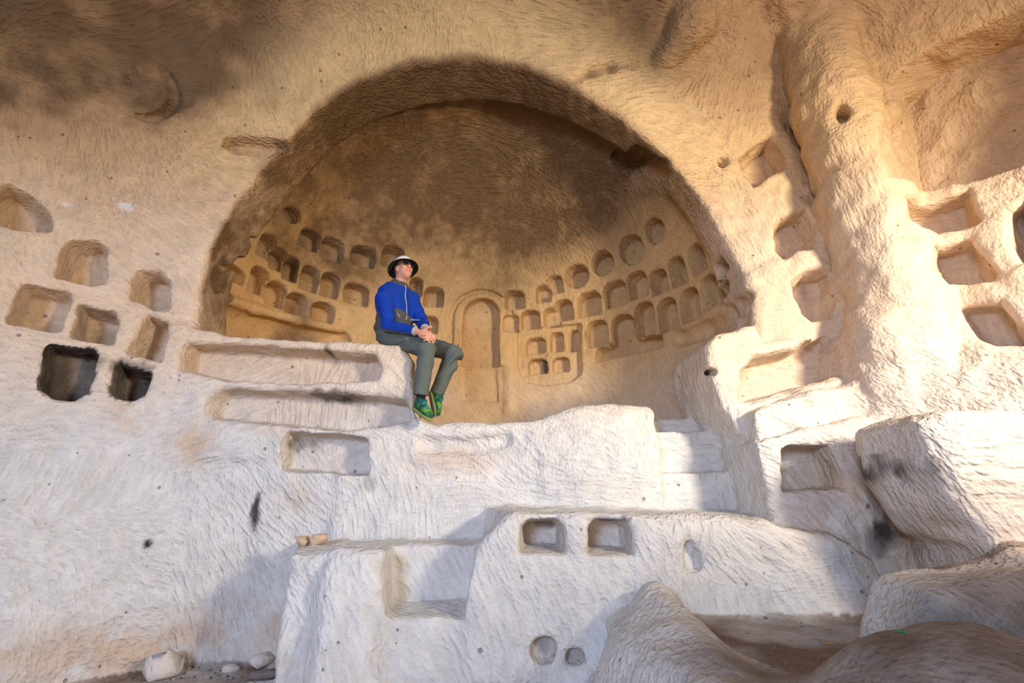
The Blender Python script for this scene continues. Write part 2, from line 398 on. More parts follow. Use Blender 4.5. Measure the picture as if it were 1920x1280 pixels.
# boulders at the lower right
ell(P(1850,1450,1.9), (.52, .38, .42), 'add', 0.12)
ell(P(1960,1480,1.9), (.5, .38, .36), 'add', 0.2)
prism_y(PX([(1712,1100),(1735,1088),(1850,1075),(1960,1060),(2050,1055),(2050,1300),(1700,1300),(1690,1190)], 2.3), 2.2, 2.6, 'add', 0.08, 0.07)
prism_z([(2.12, 2.3), (2.42, 2.5), (2.55, 3.5), (5.2, 3.5), (5.2, 2.1), (2.4, 2.1)], 0.5, 1.42, 'add', 0.08, 0.05, (0.0, 0.45))
# lit chunk of rock that stands forward
prism_y(PX([(1682,800),(1720,780),(1800,776),(1830,782),(1900,800),(1960,860),(1960,990),(1890,1000),(1830,1010),(1790,1000),(1745,950),(1700,880)], 2.75), 2.55, 3.15, 'add', 0.10, 0.10)
# -- ribs: the big pilaster left of the side bay
h = hits([(1425,10),(1460,100),(1498,230),(1548,370),(1590,500),(1605,640)]); caps([(q, r_) for q, r_ in zip(h, (.10, .10, .09, .08, .07, .06))], 'cut', 0.16)
caps([(P(1505,-60,3.60), .32), (P(1530,60,3.62), .32), (P(1565,200,3.64), .33), (P(1620,370,3.62), .34), (P(1668,520,3.55), .33), (P(1680,650,3.50), .33), (P(1672,780,3.5), .24)], 'add', 0.08)
caps([(P(1640,520,3.62), .12), (P(1700,600,3.45), .14), (P(1735,700,3.35), .14), (P(1790,790,3.2), .12)], 'add', 0.08)
# groin of the vault at the top
caps([(P(1330,-40,3.55), .22), (P(1300,40,3.6), .20), (P(1250,110,3.8), .12)], 'add', 0.12)
print('masses', time.time() - T0)

# -- niches
NICHES = []       # every entry is (mode, data); carved against the wall as it stands
def frame_at(px, horiz=True):
    h = hits([px, (px[0] - 12, px[1]), (px[0] + 12, px[1]), (px[0], px[1] - 10), (px[0], px[1] + 10)])
    g = nrm(sum(grad(q, 4) for q in h))
    if horiz: g = nrm([g[0], g[1], 0.12 * g[2]])
    t = nrm(np.cross([0, 0, 1], -g)) * -1.0
    if t[0] < 0: t = -t
    return h[0], g, t, nrm(np.cross(t, g)) if np.cross(t, g)[2] > 0 else nrm(np.cross(g, t))
_lab = [0]; NINFO = {}
def carve_poly(c, g, t, up, poly, depth, k=0.025, rnd=0.02, out=0.35, lab=True, taper=0.0, info=None):
    poly = np.array(poly); R = np.abs(poly).max() * 1.5
    l = 0
    if lab: _lab[0] += 1; l = _lab[0]; NINFO[l] = dict(c=c, info=info)
    ext = R + max(depth, out)
    def fn(X, Y, Z):
        dx, dy, dz = X - c[0], Y - c[1], Z - c[2]
        a = dx * t[0] + dy * t[1] + dz * t[2]; b = dx * up[0] + dy * up[1] + dz * up[2]; q = dx * g[0] + dy * g[1] + dz * g[2]
        qn = np.clip(-q, 0, depth)
        d2 = poly2(a.ravel(), b.ravel(), poly).reshape(a.shape) + rnd + taper * qn
        h = np.abs(q - (out - depth) / 2) - (out + depth) / 2 + rnd
        return extrude(d2, h) - rnd
    corners = [c + t * sa * np.abs(poly[:, 0]).max() + up * sb * np.abs(poly[:, 1]).max() + g * sg for sa in (-1, 1) for sb in (-1, 1) for sg in (out, -depth)]
    lo = np.min(corners, 0); hi = np.max(corners, 0)
    op(fn, lo, hi, 'cut', k, l)
def shape_poly(w, h, kind):
    w2, h2 = w / 2, h / 2
    if kind == 'a':                   # arched top, flat base
        r = min(w2, h * .5) if h > w * 2 else min(w2, h * .36); p = [(-w2, -h2), (w2, -h2)]
        for i in range(9):
            an = math.pi * i / 8; p.append((w2 * np.sign(math.cos(an)) * abs(math.cos(an)) ** .8 if abs(math.cos(an)) > 1e-6 else 0, h2 - r + r * math.sin(an) ** .85 if math.sin(an) > 0 else h2 - r))
        return p
    if kind == 'o': return [(w2 * math.cos(i * .5236), h2 * math.sin(i * .5236)) for i in range(12)]
    if kind == 'r':                   # squarish with soft top corners
        return [(-w2, -h2), (w2, -h2), (w2, h2 * .55), (w2 * .6, h2), (-w2 * .6, h2), (-w2, h2 * .55)]
def niche(u0, v0, u1, v1, depth=0.2, kind='a', info=None, k=0.025, taper=0.12, lab=True):
    uc, vc = (u0 + u1) / 2, (v0 + v1) / 2
    c, g, t, up = frame_at((uc, vc))
    hh = hits([(u0, vc), (u1, vc), (uc, v0), (uc, v1)])
    wd = abs((hh[1] - hh[0]) @ t); ht = abs((hh[2] - hh[3])[2])
    wd = min(wd, (u1 - u0) * .012); ht = min(ht, (v1 - v0) * .012)
    m = (hh[0] + hh[1] + hh[2] + hh[3]) / 4
    carve_poly(m, g, t, up, shape_poly(wd, ht, kind), depth, k, 0.02, 0.25 if depth < .3 else .3, lab, taper, info)
def outline(uv, depth, k=0.03, info=None, lab=True, taper=0.1, out=0.3, at=None):   # outline followed on the wall
    uv = np.array(uv, float); c, g, t, up = frame_at(at or tuple(uv.mean(0)))
    hh = hits(uv) - c
    carve_poly(c, g, t, up, np.stack([hh @ t, hh @ up], 1), depth, k, 0.02, out, lab, taper, info)

FACADE_L = [[(-20,352),(15,340),(62,365),(95,400),(95,433),(27,433),(-20,415)], [(115,466),(132,448),(185,450),(202,470),(200,534),(169,532),(103,517)],
 [(35,545),(44,529),(132,545),(136,562),(112,620),(15,602)], [(242,527),(259,505),(299,503),(321,527),(323,584),(290,583),(242,562)],
 [(145,567),(220,584),(224,606),(211,646),(132,631)], [(273,586),(317,599),(319,624),(303,680),(233,664)],
 [(88,645),(176,652),(187,665),(169,738),(141,752),(97,747),(70,730)], [(220,674),(246,686),(286,694),(288,706),(277,743),(246,755),(211,747),(200,730)]]
for q in FACADE_L: outline(q, .30, .022, 'left', taper=.12)
outline([(333,694),(336,650),(350,640),(560,652),(705,662),(714,690),(706,712),(560,718),(400,708)], .24, .04, 'left')
outline([(385,775),(388,745),(410,728),(540,732),(700,740),(765,748),(768,790),(640,806),(500,792),(395,784)], .22, .05, 'left')
outline([(524,884),(528,820),(536,808),(640,815),(688,820),(690,888)], .20, .025, 'left')
outline([(412,272),(422,256),(470,253),(535,262),(560,290),(500,294),(440,288)], .16, .02, None, False)
# low pair in the middle block, shallow pair below
for q in [(972,970,1062,1040,.30,'r'),(1098,970,1190,1044,.30,'r'),(995,1192,1046,1248,.10,'o'),(1062,1216,1097,1250,.08,'a')]: niche(*q, info='block', k=.03)
# right of the arch
for q in [[(1384,295),(1446,246),(1475,286),(1480,316),(1411,354),(1394,329)], [(1444,431),(1458,401),(1510,389),(1541,435),(1531,465),(1470,487),(1450,470)],
 [(1480,529),(1510,502),(1561,504),(1574,555),(1561,593),(1522,606),(1499,589)]]: outline(q, .26, .025, 'right', taper=.15)
for q in [(1342,290,1368,318,.16,'o'),(1558,193,1597,233,.22,'o'),(1455,466,1475,485,.30,'o')]: niche(*q, info='right', k=.02)
outline([(1385,752),(1388,700),(1410,668),(1488,650),(1560,624),(1578,640),(1596,704),(1505,734),(1420,752)], .30, .05, 'right')
outline([(1468,922),(1466,842),(1480,834),(1560,828),(1588,920)], .26, .03, 'right', taper=0, at=(1500, 880))
outline([(1290,1075),(1278,1030),(1283,1008),(1298,1008),(1316,1045),(1318,1070)], .07, .03, None, False)
# side bay
outline([(1655,338),(1645,260),(1668,160),(1725,95),(1830,55),(1920,10),(2000,-20),(2060,100),(2050,270),(1925,306),(1850,333),(1710,345)], .38, .025, 'bay', taper=.05, out=.9, at=(1840, 230))
for q in [[(1686,363),(1821,350),(1842,414),(1830,425),(1723,431),(1693,406)], [(1740,448),(1830,442),(1872,512),(1864,529),(1774,534),(1744,504)],
 [(1787,576),(1885,555),(1922,620),(1930,645),(1864,650),(1821,632)], [(1885,397),(1925,370),(1985,480),(1912,502),(1891,461)]]: outline(q, .26, .022, 'bay', taper=.15)
# medallion and scars on the vault
def ring_cut():
    c, g, t, up = frame_at((268, 168), False)
    for i in range(10):
        an = math.radians(-110 + i * 17); 
        a = c + t * .26 * math.cos(an) + up * .26 * math.sin(an); an2 = math.radians(-110 + (i + 1) * 17)
        b = c + t * .26 * math.cos(an2) + up * .26 * math.sin(an2)
        r1 = .07 * math.sin(math.pi * (i + .3) / 10.6); r2 = .07 * math.sin(math.pi * (i + 1.3) / 11.6)
        caps([(a, max(r1, .012)), (b, max(r2, .012))], 'cut', .03)
    return c, g, t, up
med = ring_cut()
for a, b in [((252,128),(254,146)),((230,150),(262,148)),((240,150),(240,158))]:
    h = hits([a, b]); caps([(h[0], .022), (h[1], .022)], 'cut', .01)
h = hits([(1060,156),(1110,135),(1150,125),(1192,120)]); caps([(h[0], .03), (h[1], .05), (h[2], .045), (h[3], .02)], 'cut', .05)

# apse niches
AP = [
 (660,462,704,497,.16,'a'),(719,461,757,501,.16,'a'),(647,531,692,569,.16,'a'),(640,578,682,640,.14,'a'),(770,521,790,554,.14,'a'),(797,539,830,573,.13,'a'),(793,593,819,622,.12,'a'),
 (948,546,981,579,.13,'r'),(1005,534,1031,566,.13,'a'),(1026,516,1053,548,.06,'a'),(1057,495,1103,539,.18,'o'),(1107,469,1149,517,.14,'o'),(1159,438,1206,497,.10,'o'),(1206,405,1245,459,.08,'o'),
 (944,590,972,620,.05,'a'),(977,581,1011,615,.12,'a'),(1020,576,1046,610,.12,'a'),(1043,564,1070,601,.10,'a'),(1082,548,1124,590,.15,'r'),(1132,527,1172,573,.15,'r'),
 (1176,509,1212,558,.15,'a'),(1217,504,1249,551,.17,'a'),(1252,480,1284,537,.18,'a'),(1289,455,1320,514,.16,'a'),(1338,482,1362,520,.12,'a'),
 (984,632,1022,663,.14,'r'),(1031,623,1057,659,.14,'r'),(1066,618,1086,658,.12,'r'),(989,672,1026,701,.14,'r'),(1035,669,1067,696,.12,'r'),
 (1100,601,1137,647,.13,'a'),(1146,590,1187,642,.14,'a'),(1190,566,1226,625,.14,'a'),(1233,559,1268,620,.14,'a'),(1273,540,1308,602,.14,'a'),(1312,514,1344,577,.14,'a'),(1347,522,1372,562,.12,'a'),
 (435,477,468,534,.20,'a'),(464,447,479,463,.10,'o'),(486,437,520,487,.12,'a'),(506,464,540,510,.16,'a'),(470,500,506,551,.18,'a'),(530,480,560,529,.18,'a'),(564,499,599,544,.16,'a'),(604,512,636,556,.16,'a'),
 (499,527,540,575,.18,'a'),(538,548,577,591,.18,'a'),(586,567,628,606,.18,'a'),(563,428,603,467,.14,'a'),(603,446,646,487,.14,'a'),(530,385,568,420,.10,'o')]
DOORARCH = None
_c, _g, _t, _up = frame_at((902, 620))
_hh = hits([(867, 625), (937, 625), (902, 558), (902, 688), (850, 600), (952, 600), (902, 545)])
# raised-looking arch band: cut around it, then the blind door itself
def arcband(cx, z0, z1, w, depth, k, lab=None):
    r = w / 2; p = [(cx - r, z0), (cx + r, z0)]
    for i in range(13):
        an = math.pi * i / 12; p.append((cx + r * math.cos(an), z1 - r + r * math.sin(an)))
    return p
dw = abs(_hh[1][0] - _hh[0][0]); dz0, dz1 = _hh[3][2], _hh[2][2]; dcx = (_hh[0][0] + _hh[1][0]) / 2; dy = _hh[0][1]
_o = arcband(dcx, dz0 + (dz1 - dz0) * .45, dz1 + .13, dw + .42, 0, 0)
prism_y(_o, dy - 1.0, _hh[2][1] + .045, 'cut', .015, .01)
_o2 = arcband(dcx, dz0, dz1 + .085, dw + .24, 0, 0)
prism_y(_o2, _hh[2][1] - .01, _hh[2][1] + .3, 'add', .01, .008)
_lab[0] += 1; NINFO[_lab[0]] = dict(c=_hh[0], info='door')
prism_y(arcband(dcx, dz0, dz1, dw, 0, 0), dy - 1.0, dy + .14, 'cut', .015, .01, _lab[0])
prism_y(PX([(868, 692), (930, 690), (934, 752), (866, 750)], dy), dy - .6, dy + .05, 'cut', .03, .02)
caps([(P(933, 690, dy - .02), .02), (P(930, 752, dy - .02), .02), (P(918, 785, dy - .02), .018)], 'cut', .03)
outline([(968,618),(1020,612),(1088,606),(1090,700),(1070,716),(1020,722),(985,716),(970,690)], .05, .02, None, False, 0, .2)
# column left of the panel
h = hits([(955, 628), (955, 700), (955, 770)]); caps([(h[0] + [0, .05, 0], .085), (h[1] + [0, .05, 0], .09), (h[2] + [0, .05, 0], .10)], 'add', .04)
h = hits([(955, 618)])[0]; ell(h + [0, .03, 0], (.10, .08, .05), 'add', .03)
for q in AP:
    u0, v0, u1, v1, dp, kd = q; pn = 968 < u0 < 1090 and v0 > 614; e_ = 0 if pn else 2; niche(u0 - e_, v0 - e_, u1 + e_, v1 + e_, dp + (.02 if pn else .08), kd, info='apse', k=.015, taper=.05)
outline([(1113,678),(1116,655),(1180,640),(1241,625),(1243,650),(1180,664)], .20, .03, 'apse')
h = hits([(1272,634),(1320,618),(1360,592),(1396,566)]); caps([(q, .10) for q in h], 'cut', .04)
h = hits([(428,590),(500,606),(570,620),(632,630)]); caps([(q + np.array([0, .04, -.06]), .17) for q in h], 'cut', .04)
h = hits([(432,560),(480,580),(560,602),(636,618)]); caps([(q, .05) for q in h], 'add', .05)
h = hits([(1090,722),(1180,722),(1260,712),(1335,690)]); caps([(q + np.array([0, .0, -.03]), .03) for q in h], 'cut', .03)
h = hits([(1160,300),(1200,300),(1238,318)]); _g3 = [nrm(q - np.array([AC[0], 4.2, 3.8])) for q in h]
caps([(h[0] + _g3[0] * .05, .13), (h[1] + _g3[1] * .14, .22), (h[2] + _g3[2] * .10, .17)], 'cut', .03)
# notch in the left jamb of the arch
outline([(392,520),(400,500),(430,488),(436,505),(425,545),(405,552)], .10, .03, None, False)
print('carved', time.time() - T0, 'niches', _lab[0])

V, Q = surface_nets(S, ORG, H); print('nets', len(V), len(Q), time.time() - T0)
Nn = vert_normals(V, Q)
SURF_S = S
fl0 = V[Q].mean(1); ii = np.clip(np.round((fl0 - ORG) / H).astype(int), 0, DIM - 1)
lab = LAB[ii[:, 0], ii[:, 1], ii[:, 2]]
vlab = np.zeros(len(V), int); vlab[Q[lab > 0].ravel()] = np.repeat(lab[lab > 0], 4)
# uneven hewn surface
i = np.clip(np.round((V - ORG) / H).astype(int), 0, DIM - 1)
in_apse = (V[:, 1] > 4.40) & (V[:, 2] > ZFL - .1)
dsp = 0.028 * fbm(V * 1.3 + 3, 3) + 0.014 * fbm(V * 5.0 + 9, 2)
rgt = sst(1.6, 2.6, V[:, 0])
ridge = 1 - np.abs(fbm(V * np.array([3.2, 3.2, 3.2]) + 31, 3)) * 2.2
dsp = dsp + rgt * 0.030 * ridge * (V[:, 1] < 4.3)
dsp = dsp + 0.010 * vnoise(V * 11.0 + 5)
dsp *= np.where(in_apse, 0.6, 1.0)
V = V + Nn * dsp[:, None].astype(np.float32)
Nn = vert_normals(V, Q)

# ---- colour of the rock
def blob(c, r): return np.exp(-(((V - np.asarray(c)) / np.asarray(r)) ** 2).sum(1))
nz1 = fbm(V * 0.9 + 50, 4); nz2 = fbm(V * 4 + 80, 4)
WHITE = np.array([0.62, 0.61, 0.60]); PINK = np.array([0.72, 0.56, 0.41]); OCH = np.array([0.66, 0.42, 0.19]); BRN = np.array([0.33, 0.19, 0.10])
def mixc(a, b, t): return a * (1 - t[:, None]) + b * t[:, None]
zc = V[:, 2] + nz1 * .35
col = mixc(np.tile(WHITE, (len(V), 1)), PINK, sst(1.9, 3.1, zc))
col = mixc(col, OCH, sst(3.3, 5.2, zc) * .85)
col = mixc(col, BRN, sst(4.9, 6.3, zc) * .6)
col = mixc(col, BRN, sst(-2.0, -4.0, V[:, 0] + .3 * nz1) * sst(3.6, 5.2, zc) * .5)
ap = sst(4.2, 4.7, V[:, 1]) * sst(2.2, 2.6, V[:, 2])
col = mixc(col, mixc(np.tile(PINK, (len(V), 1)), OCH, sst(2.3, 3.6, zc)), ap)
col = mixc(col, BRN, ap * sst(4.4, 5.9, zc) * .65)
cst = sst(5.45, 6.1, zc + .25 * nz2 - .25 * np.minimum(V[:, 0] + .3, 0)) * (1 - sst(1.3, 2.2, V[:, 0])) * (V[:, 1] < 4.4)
col = mixc(col, np.array([.13, .078, .042]), np.clip(cst * (.85 + .6 * nz2), 0, .9))  # ceiling stain, deepened to put the dim upper left corner into the colour
# old smoke on soffit and upper half dome; the dome's shade is painted in too
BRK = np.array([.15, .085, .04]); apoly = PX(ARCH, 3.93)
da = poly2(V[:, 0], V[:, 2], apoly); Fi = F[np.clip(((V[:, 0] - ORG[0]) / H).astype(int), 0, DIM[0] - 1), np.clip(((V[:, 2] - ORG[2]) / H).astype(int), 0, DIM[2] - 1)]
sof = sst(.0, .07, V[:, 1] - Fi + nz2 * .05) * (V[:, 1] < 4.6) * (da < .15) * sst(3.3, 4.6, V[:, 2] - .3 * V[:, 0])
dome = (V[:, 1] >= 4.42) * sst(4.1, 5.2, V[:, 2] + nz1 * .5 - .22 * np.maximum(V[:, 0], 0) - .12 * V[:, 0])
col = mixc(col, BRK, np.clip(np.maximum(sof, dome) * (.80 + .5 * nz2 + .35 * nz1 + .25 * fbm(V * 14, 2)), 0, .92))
yel = (1 - sst(.0, .06, V[:, 1] - Fi)) * sst(.0, .1, da) * (1 - sst(.25, .9, da)) * sst(4.2, 5.4, V[:, 2]); col = mixc(col, np.array([.80, .58, .30]), yel * .7)
lr = sst(1.9, 2.6, V[:, 0]) * (1 - sst(2.0, 3.6, V[:, 2])); col = mixc(col, np.array([.66, .52, .42]), lr * .5)
stain = hits([(355,832),(250,775),(850,862),(1640,1010),(100,1240),(420,1200),(520,800),(560,930),(480,262),(1210,320)])
nz4 = fbm(V * 13 + 3, 3); OR = np.array([.56, .36, .21]); SO = np.array([.035, .03, .028])
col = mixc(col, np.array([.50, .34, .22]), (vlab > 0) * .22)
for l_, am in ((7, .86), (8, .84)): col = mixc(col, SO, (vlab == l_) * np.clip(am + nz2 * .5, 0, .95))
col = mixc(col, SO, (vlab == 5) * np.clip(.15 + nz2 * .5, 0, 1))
for c, r, a in [(stain[0], (.17,.3,.17), .6), (stain[1], (.14,.3,.12), .6), (stain[2], (.35,.3,.10), .4), (stain[3], (.45,.6,.45), .5), (stain[4], (1.0,.6,.16), .42), (stain[5], (1.2,.6,.20), .35), (stain[6], (.25,.3,.05), .45), (stain[7], (.12,.3,.12), .25), (stain[8], (.2,.3,.06), .5), (stain[9], (.3,.4,.12), .4)]:
    col = mixc(col, OR, np.clip(blob(c, r) * (1.1 + nz2 * 2.2 + nz4 * .8), 0, 1) * a)
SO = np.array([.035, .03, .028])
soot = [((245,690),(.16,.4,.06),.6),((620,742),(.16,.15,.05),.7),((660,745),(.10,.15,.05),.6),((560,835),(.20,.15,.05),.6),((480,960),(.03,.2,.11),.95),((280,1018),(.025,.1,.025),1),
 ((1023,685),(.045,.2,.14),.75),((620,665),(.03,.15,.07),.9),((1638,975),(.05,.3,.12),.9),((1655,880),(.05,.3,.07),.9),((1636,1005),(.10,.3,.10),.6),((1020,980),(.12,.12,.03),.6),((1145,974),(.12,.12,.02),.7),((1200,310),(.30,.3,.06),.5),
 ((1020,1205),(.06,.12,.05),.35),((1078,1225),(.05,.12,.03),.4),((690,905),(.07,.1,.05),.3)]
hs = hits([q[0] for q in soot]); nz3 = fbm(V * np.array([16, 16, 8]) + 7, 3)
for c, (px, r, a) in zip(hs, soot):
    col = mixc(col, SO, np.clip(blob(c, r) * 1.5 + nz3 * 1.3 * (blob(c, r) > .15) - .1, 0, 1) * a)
for c in hits([(230,383),(118,382),(245,392)]):
    col = mixc(col, np.array([.85,.82,.76]), np.clip(blob(c, (.06,.1,.03)) * 1.6 + nz3 * 1.6 - .5, 0, 1) * .8 * (blob(c, (.09,.2,.05)) > .3))
rough = np.clip(0.60 + 0.6 * nz1 + 0.5 * sst(3.2, 5.0, V[:, 2]), .25, 1.8) * (1 - .5 * sst(1.8, 2.6, V[:, 0]) * sst(2.2, 3.0, V[:, 2])) * (1 - .5 * ap * (1 - sst(4.3, 5.5, V[:, 2])))

# ---- which formation each face belongs to
fc = V[Q].mean(1); fn_ = Nn[Q].mean(1)
# look the label up a little inside the hollow
x, y, z = fc.T
WALL_L, WALL_R, APSE, CEIL, FLOOR, PARA, BENCH, BLOCK, STEPS, SILL, OUTC, BOUL, BASIN, RIMB, MOUND, DOME = range(16)
cls = np.where(x < 1.2, WALL_L, WALL_R)
cls = np.where((z > 5.35) & (y < 4.6), CEIL, cls)
cls = np.where((y > 4.42) & (z > ZFL - .1), APSE, cls)
cls = np.where((z < .62) & (fn_[:, 2] > .6) & (x < .3), FLOOR, cls)
para = (z < 3.02) & (z > 2.06) & (x > -3.0) & (x < -0.76) & (y < 4.45); cls = np.where(para, PARA, cls)
rimb = (z <= 2.5) & (z > 1.56) & (x > -0.76) & (x < sx0 + .02) & (y < 4.45); cls = np.where(rimb, RIMB, cls)
steps = (x >= sx0 + .0) & (x < sx1 + .02) & (z > 1.5) & (z < 2.35) & (y < 4.6); cls = np.where(steps, STEPS, cls)
bench = (x > -1.82) & (x < -0.16) & (z < 1.36) & (y < 4.0) & ~((x > -.36 + (y - 3.3) * -.3) & (z > 1.34)) & ((y < 3.93) | (fn_[:, 2] > .5)); bench &= ~((z < .62) & (fn_[:, 2] > .6) & (x < -1.75)); cls = np.where(bench, BENCH, cls)
block = (x >= -0.36) & (x < 1.8) & (z <= 1.56) & (y < 4.1) & (y > 3.02) & ~bench & ~((y < 3.2) & (x > .45)); cls = np.where(block, BLOCK, cls)
sill = (x > 1.35) & (x < 2.62) & (z > 1.5) & (z < 3.02) & (y < 4.45) & ~steps & (y > 3.3); cls = np.where(sill, SILL, cls)
outc = (x > 2.05) & (z > 1.25) & (z < 2.35) & (y < 3.25) & (y > 2.45) & (fn_[:, 2] < .75) ; cls = np.where(outc & (z > 1.45), OUTC, cls)
boul = (x > 1.35) & (y < 2.5) & (z < 1.45) & (x < 3.4); cls = np.where(boul, BOUL, cls)
basin = (z < 1.02) & (fn_[:, 2] > .8) & (x > .75) & (y < 3.6) & (x + .0 > .3 * (3.2 - y) + .82); cls = np.where(basin & ~(boul & (x > 1.6 + 0 * y) & (z > 1.0)), BASIN, cls)
mound = (x > .3) & (x < 1.35) & (y < 3.2) & (z < 1.3) & ~(basin) ; cls = np.where(mound, MOUND, cls)
slope = (x > 2.05) & (y < 3.3) & (y > 2.5) & (z < 1.9) & (z > 1.1) & (fn_[:, 2] > .75); cls = np.where(slope, DOME, cls)
names = {WALL_L: ('wall_left', None), WALL_R: ('wall_right', None), APSE: ('wall_back', None), CEIL: ('ceiling', None), FLOOR: ('floor', None),
 PARA: ('rock_parapet', ('long parapet with two long shelf recesses on which the man sits', None)),
 BENCH: ('rock_bench', ('low white bench with a seat cut into its front', None)),
 BLOCK: ('rock_ledge', ('white rock ledge in the middle with two square niches in its front', None)),
 STEPS: ('rock_steps', ('rock-cut steps rising to the apse between the rounded rim and the right sill', None)),
 RIMB: ('rock_hump', ('pale rounded rock hump under the apse mouth', None)),
 SILL: ('rock_sill', ('stepped right sill of pale rock right of the steps, with a long hollow and a deep dark niche', None)),
 OUTC: ('rock_outcrop', ('brightly lit rough chunk of rock jutting forward at the right edge', 'rock')),
 BOUL: ('boulder', ('smooth shaded brown boulder mass in the lower right foreground corner', 'boulder')),
 BASIN: ('floor', None), MOUND: ('rock_mound', ('rough rock mound left of the dusty basin at the bottom edge', None)), DOME: ('floor', None)}
# slim down stray faces: nothing else to do, every face keeps its class
par_of_info = {'left': WALL_L, 'block': BLOCK, 'right': WALL_R, 'bay': WALL_R, 'apse': APSE, 'door': APSE}
def submesh(mask, name, mat):
    q = Q[mask]; ids, inv = np.unique(q, return_inverse=True)
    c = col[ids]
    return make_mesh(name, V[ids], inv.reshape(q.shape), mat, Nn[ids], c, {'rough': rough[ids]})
# a niche takes the formation that surrounds it as parent
objs = {}
dirtcol = np.array([.21, .145, .11])
fdirt = np.isin(cls, [BASIN, DOME, FLOOR])
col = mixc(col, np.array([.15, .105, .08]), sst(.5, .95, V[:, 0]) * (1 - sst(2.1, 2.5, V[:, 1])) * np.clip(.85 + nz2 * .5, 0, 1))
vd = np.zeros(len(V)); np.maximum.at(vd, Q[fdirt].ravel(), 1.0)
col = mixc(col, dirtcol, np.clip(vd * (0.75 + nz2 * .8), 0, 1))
lab = np.where(fdirt, 0, lab)
for k_, (nm, lb) in names.items():
    m = (cls == k_) & (lab == 0)
    if m.sum() < 8: continue
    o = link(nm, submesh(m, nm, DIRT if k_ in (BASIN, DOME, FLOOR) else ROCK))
    objs[k_] = o
    if lb and lb[1] is None: tag(o, lb[0]); o.parent = objs[WALL_R] if k_ in (SILL, MOUND) else objs[WALL_L]
    elif lb: tag(o, lb[0], lb[1])
    else: tag(o, kind='structure')
for l in range(1, _lab[0] + 1):
    m = lab == l
    if m.sum() < 6: continue
    kk = np.bincount(cls[m], minlength=16); k_ = int(kk.argmax())
    if k_ not in objs: k_ = WALL_L
    nm = 'blind_doorway' if NINFO[l]['info'] == 'door' else 'niche'
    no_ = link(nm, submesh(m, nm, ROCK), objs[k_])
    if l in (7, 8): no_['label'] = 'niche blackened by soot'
print('rock meshes', time.time() - T0)
tot = len(Q)

# ---- the rest of the cave around and behind the viewer (unseen from here)
def shell(name, f, nu, nv):
    uu, vv = np.meshgrid(np.linspace(0, 1, nu), np.linspace(0, 1, nv), indexing='ij')
    p = f(uu.ravel(), vv.ravel()); p = p + fbm(p * .8 + 4, 3)[:, None] * .15
    idx = np.arange(nu * nv).reshape(nu, nv)
    q = np.stack([idx[:-1, :-1], idx[1:, :-1], idx[1:, 1:], idx[:-1, 1:]], -1).reshape(-1, 4)
    c = mixc(np.tile(PINK, (len(p), 1)), OCH, sst(2, 4, p[:, 2]))
    return make_mesh(name, p, q, ROCK, None, c, {'rough': np.ones(len(p))})
def arc(u, v): # vault from left wall over to right wall
    a = math.pi * (1 - u); xx = -0.4 + 5.1 * np.cos(a); zz = 0.2 + 6.75 * np.abs(np.sin(a)) ** .55
    return np.stack([xx, 1.4 - 3.4 * v, zz], 1)
o = link('ceiling', shell('vault', arc, 60, 30)); tag(o, kind='structure')
def flr(u, v): return np.stack([-5.6 + 10.6 * u, 1.3 - 6.5 * v, .32 + 0 * u], 1)
o = link('floor', shell('floor', flr, 40, 30)); tag(o, kind='structure')

def spur(u, v):                       # rock spur added out of view to keep doorway light off the boulder
    th = 2 * math.pi * u; ph = math.pi * v * .5
    return np.stack([3.05 + 1.0 * np.cos(th) * np.sin(ph), .55 + .75 * np.sin(th) * np.sin(ph), .3 + 2.3 * np.cos(ph) ** .5], 1)
o = link('added_shade_rock', shell('added_shade_rock', spur, 32, 16)); tag(o, kind='structure')

# ------------------------------------------------------------------ the seated man
def capd(p, a, b, ra, rb):
    ab = b - a; t = np.clip(((p - a) @ ab) / (ab @ ab + 1e-9), 0, 1)
    return np.linalg.norm(p - a - t[..., None] * ab, axis=-1) - (ra + (rb - ra) * t)
def elld(p, c, r, M=None):
    q = p - c
    if M is not None: q = q @ M          # columns of M are the local axes
    k0 = np.linalg.norm(q / r, axis=-1); k1 = np.linalg.norm(q / np.square(r), axis=-1)
    return k0 * (k0 - 1) / (k1 + 1e-6)
def boxd(p, c, hf, M, rnd):
    q = np.abs((p - c) @ M) - (np.asarray(hf) - rnd)
    return np.linalg.norm(np.maximum(q, 0), axis=-1) + np.minimum(q.max(-1), 0) - rnd
def organic(fn, lo, hi, h):
    lo = np.asarray(lo, float); m = np.ceil((np.asarray(hi) - lo) / (4 * h)).astype(int) + 1
    g = np.stack(np.meshgrid(*[lo[i] + np.arange(m[i]) * 4 * h for i in range(3)], indexing='ij'), -1).astype(np.float32)
    cz = fn(g).astype(np.float32); n = (m - 1) * 4 + 1
    near = np.abs(cz) < 9 * h; big = near.copy()
    for ax in range(3):
        big |= np.roll(near, 1, ax) | np.roll(near, -1, ax); near = big.copy()
    idx = [np.minimum((np.arange(n[i]) + 2) // 4, m[i] - 1) for i in range(3)]
    Sf = cz[np.ix_(*idx)].copy(); mk = big[np.ix_(*idx)]
    I = np.nonzero(mk); pp = (np.stack(I, 1) * h + lo).astype(np.float32)
    Sf[I] = fn(pp)
    return surface_nets(Sf, lo, h)
def v3(u, v, y): return P(u, v, y)
man = bpy.data.objects.new('person', None); COL.objects.link(man)
ROOT = v3(735, 650, 4.12); man.location = ROOT
tag(man, 'man in blue and grey fleece, white hat and dark glasses, sitting on the rock parapet', 'person')
def mpart(name, V_, Q_, mat, tint=None, parent=man, smooth=True, label=None):
    off = ROOT if parent is not None else 0
    me = make_mesh(name, V_ - ROOT, Q_, mat, None, tint, None, smooth)
    o = link(name, me, parent)
    if label: o['label'] = label
    return o
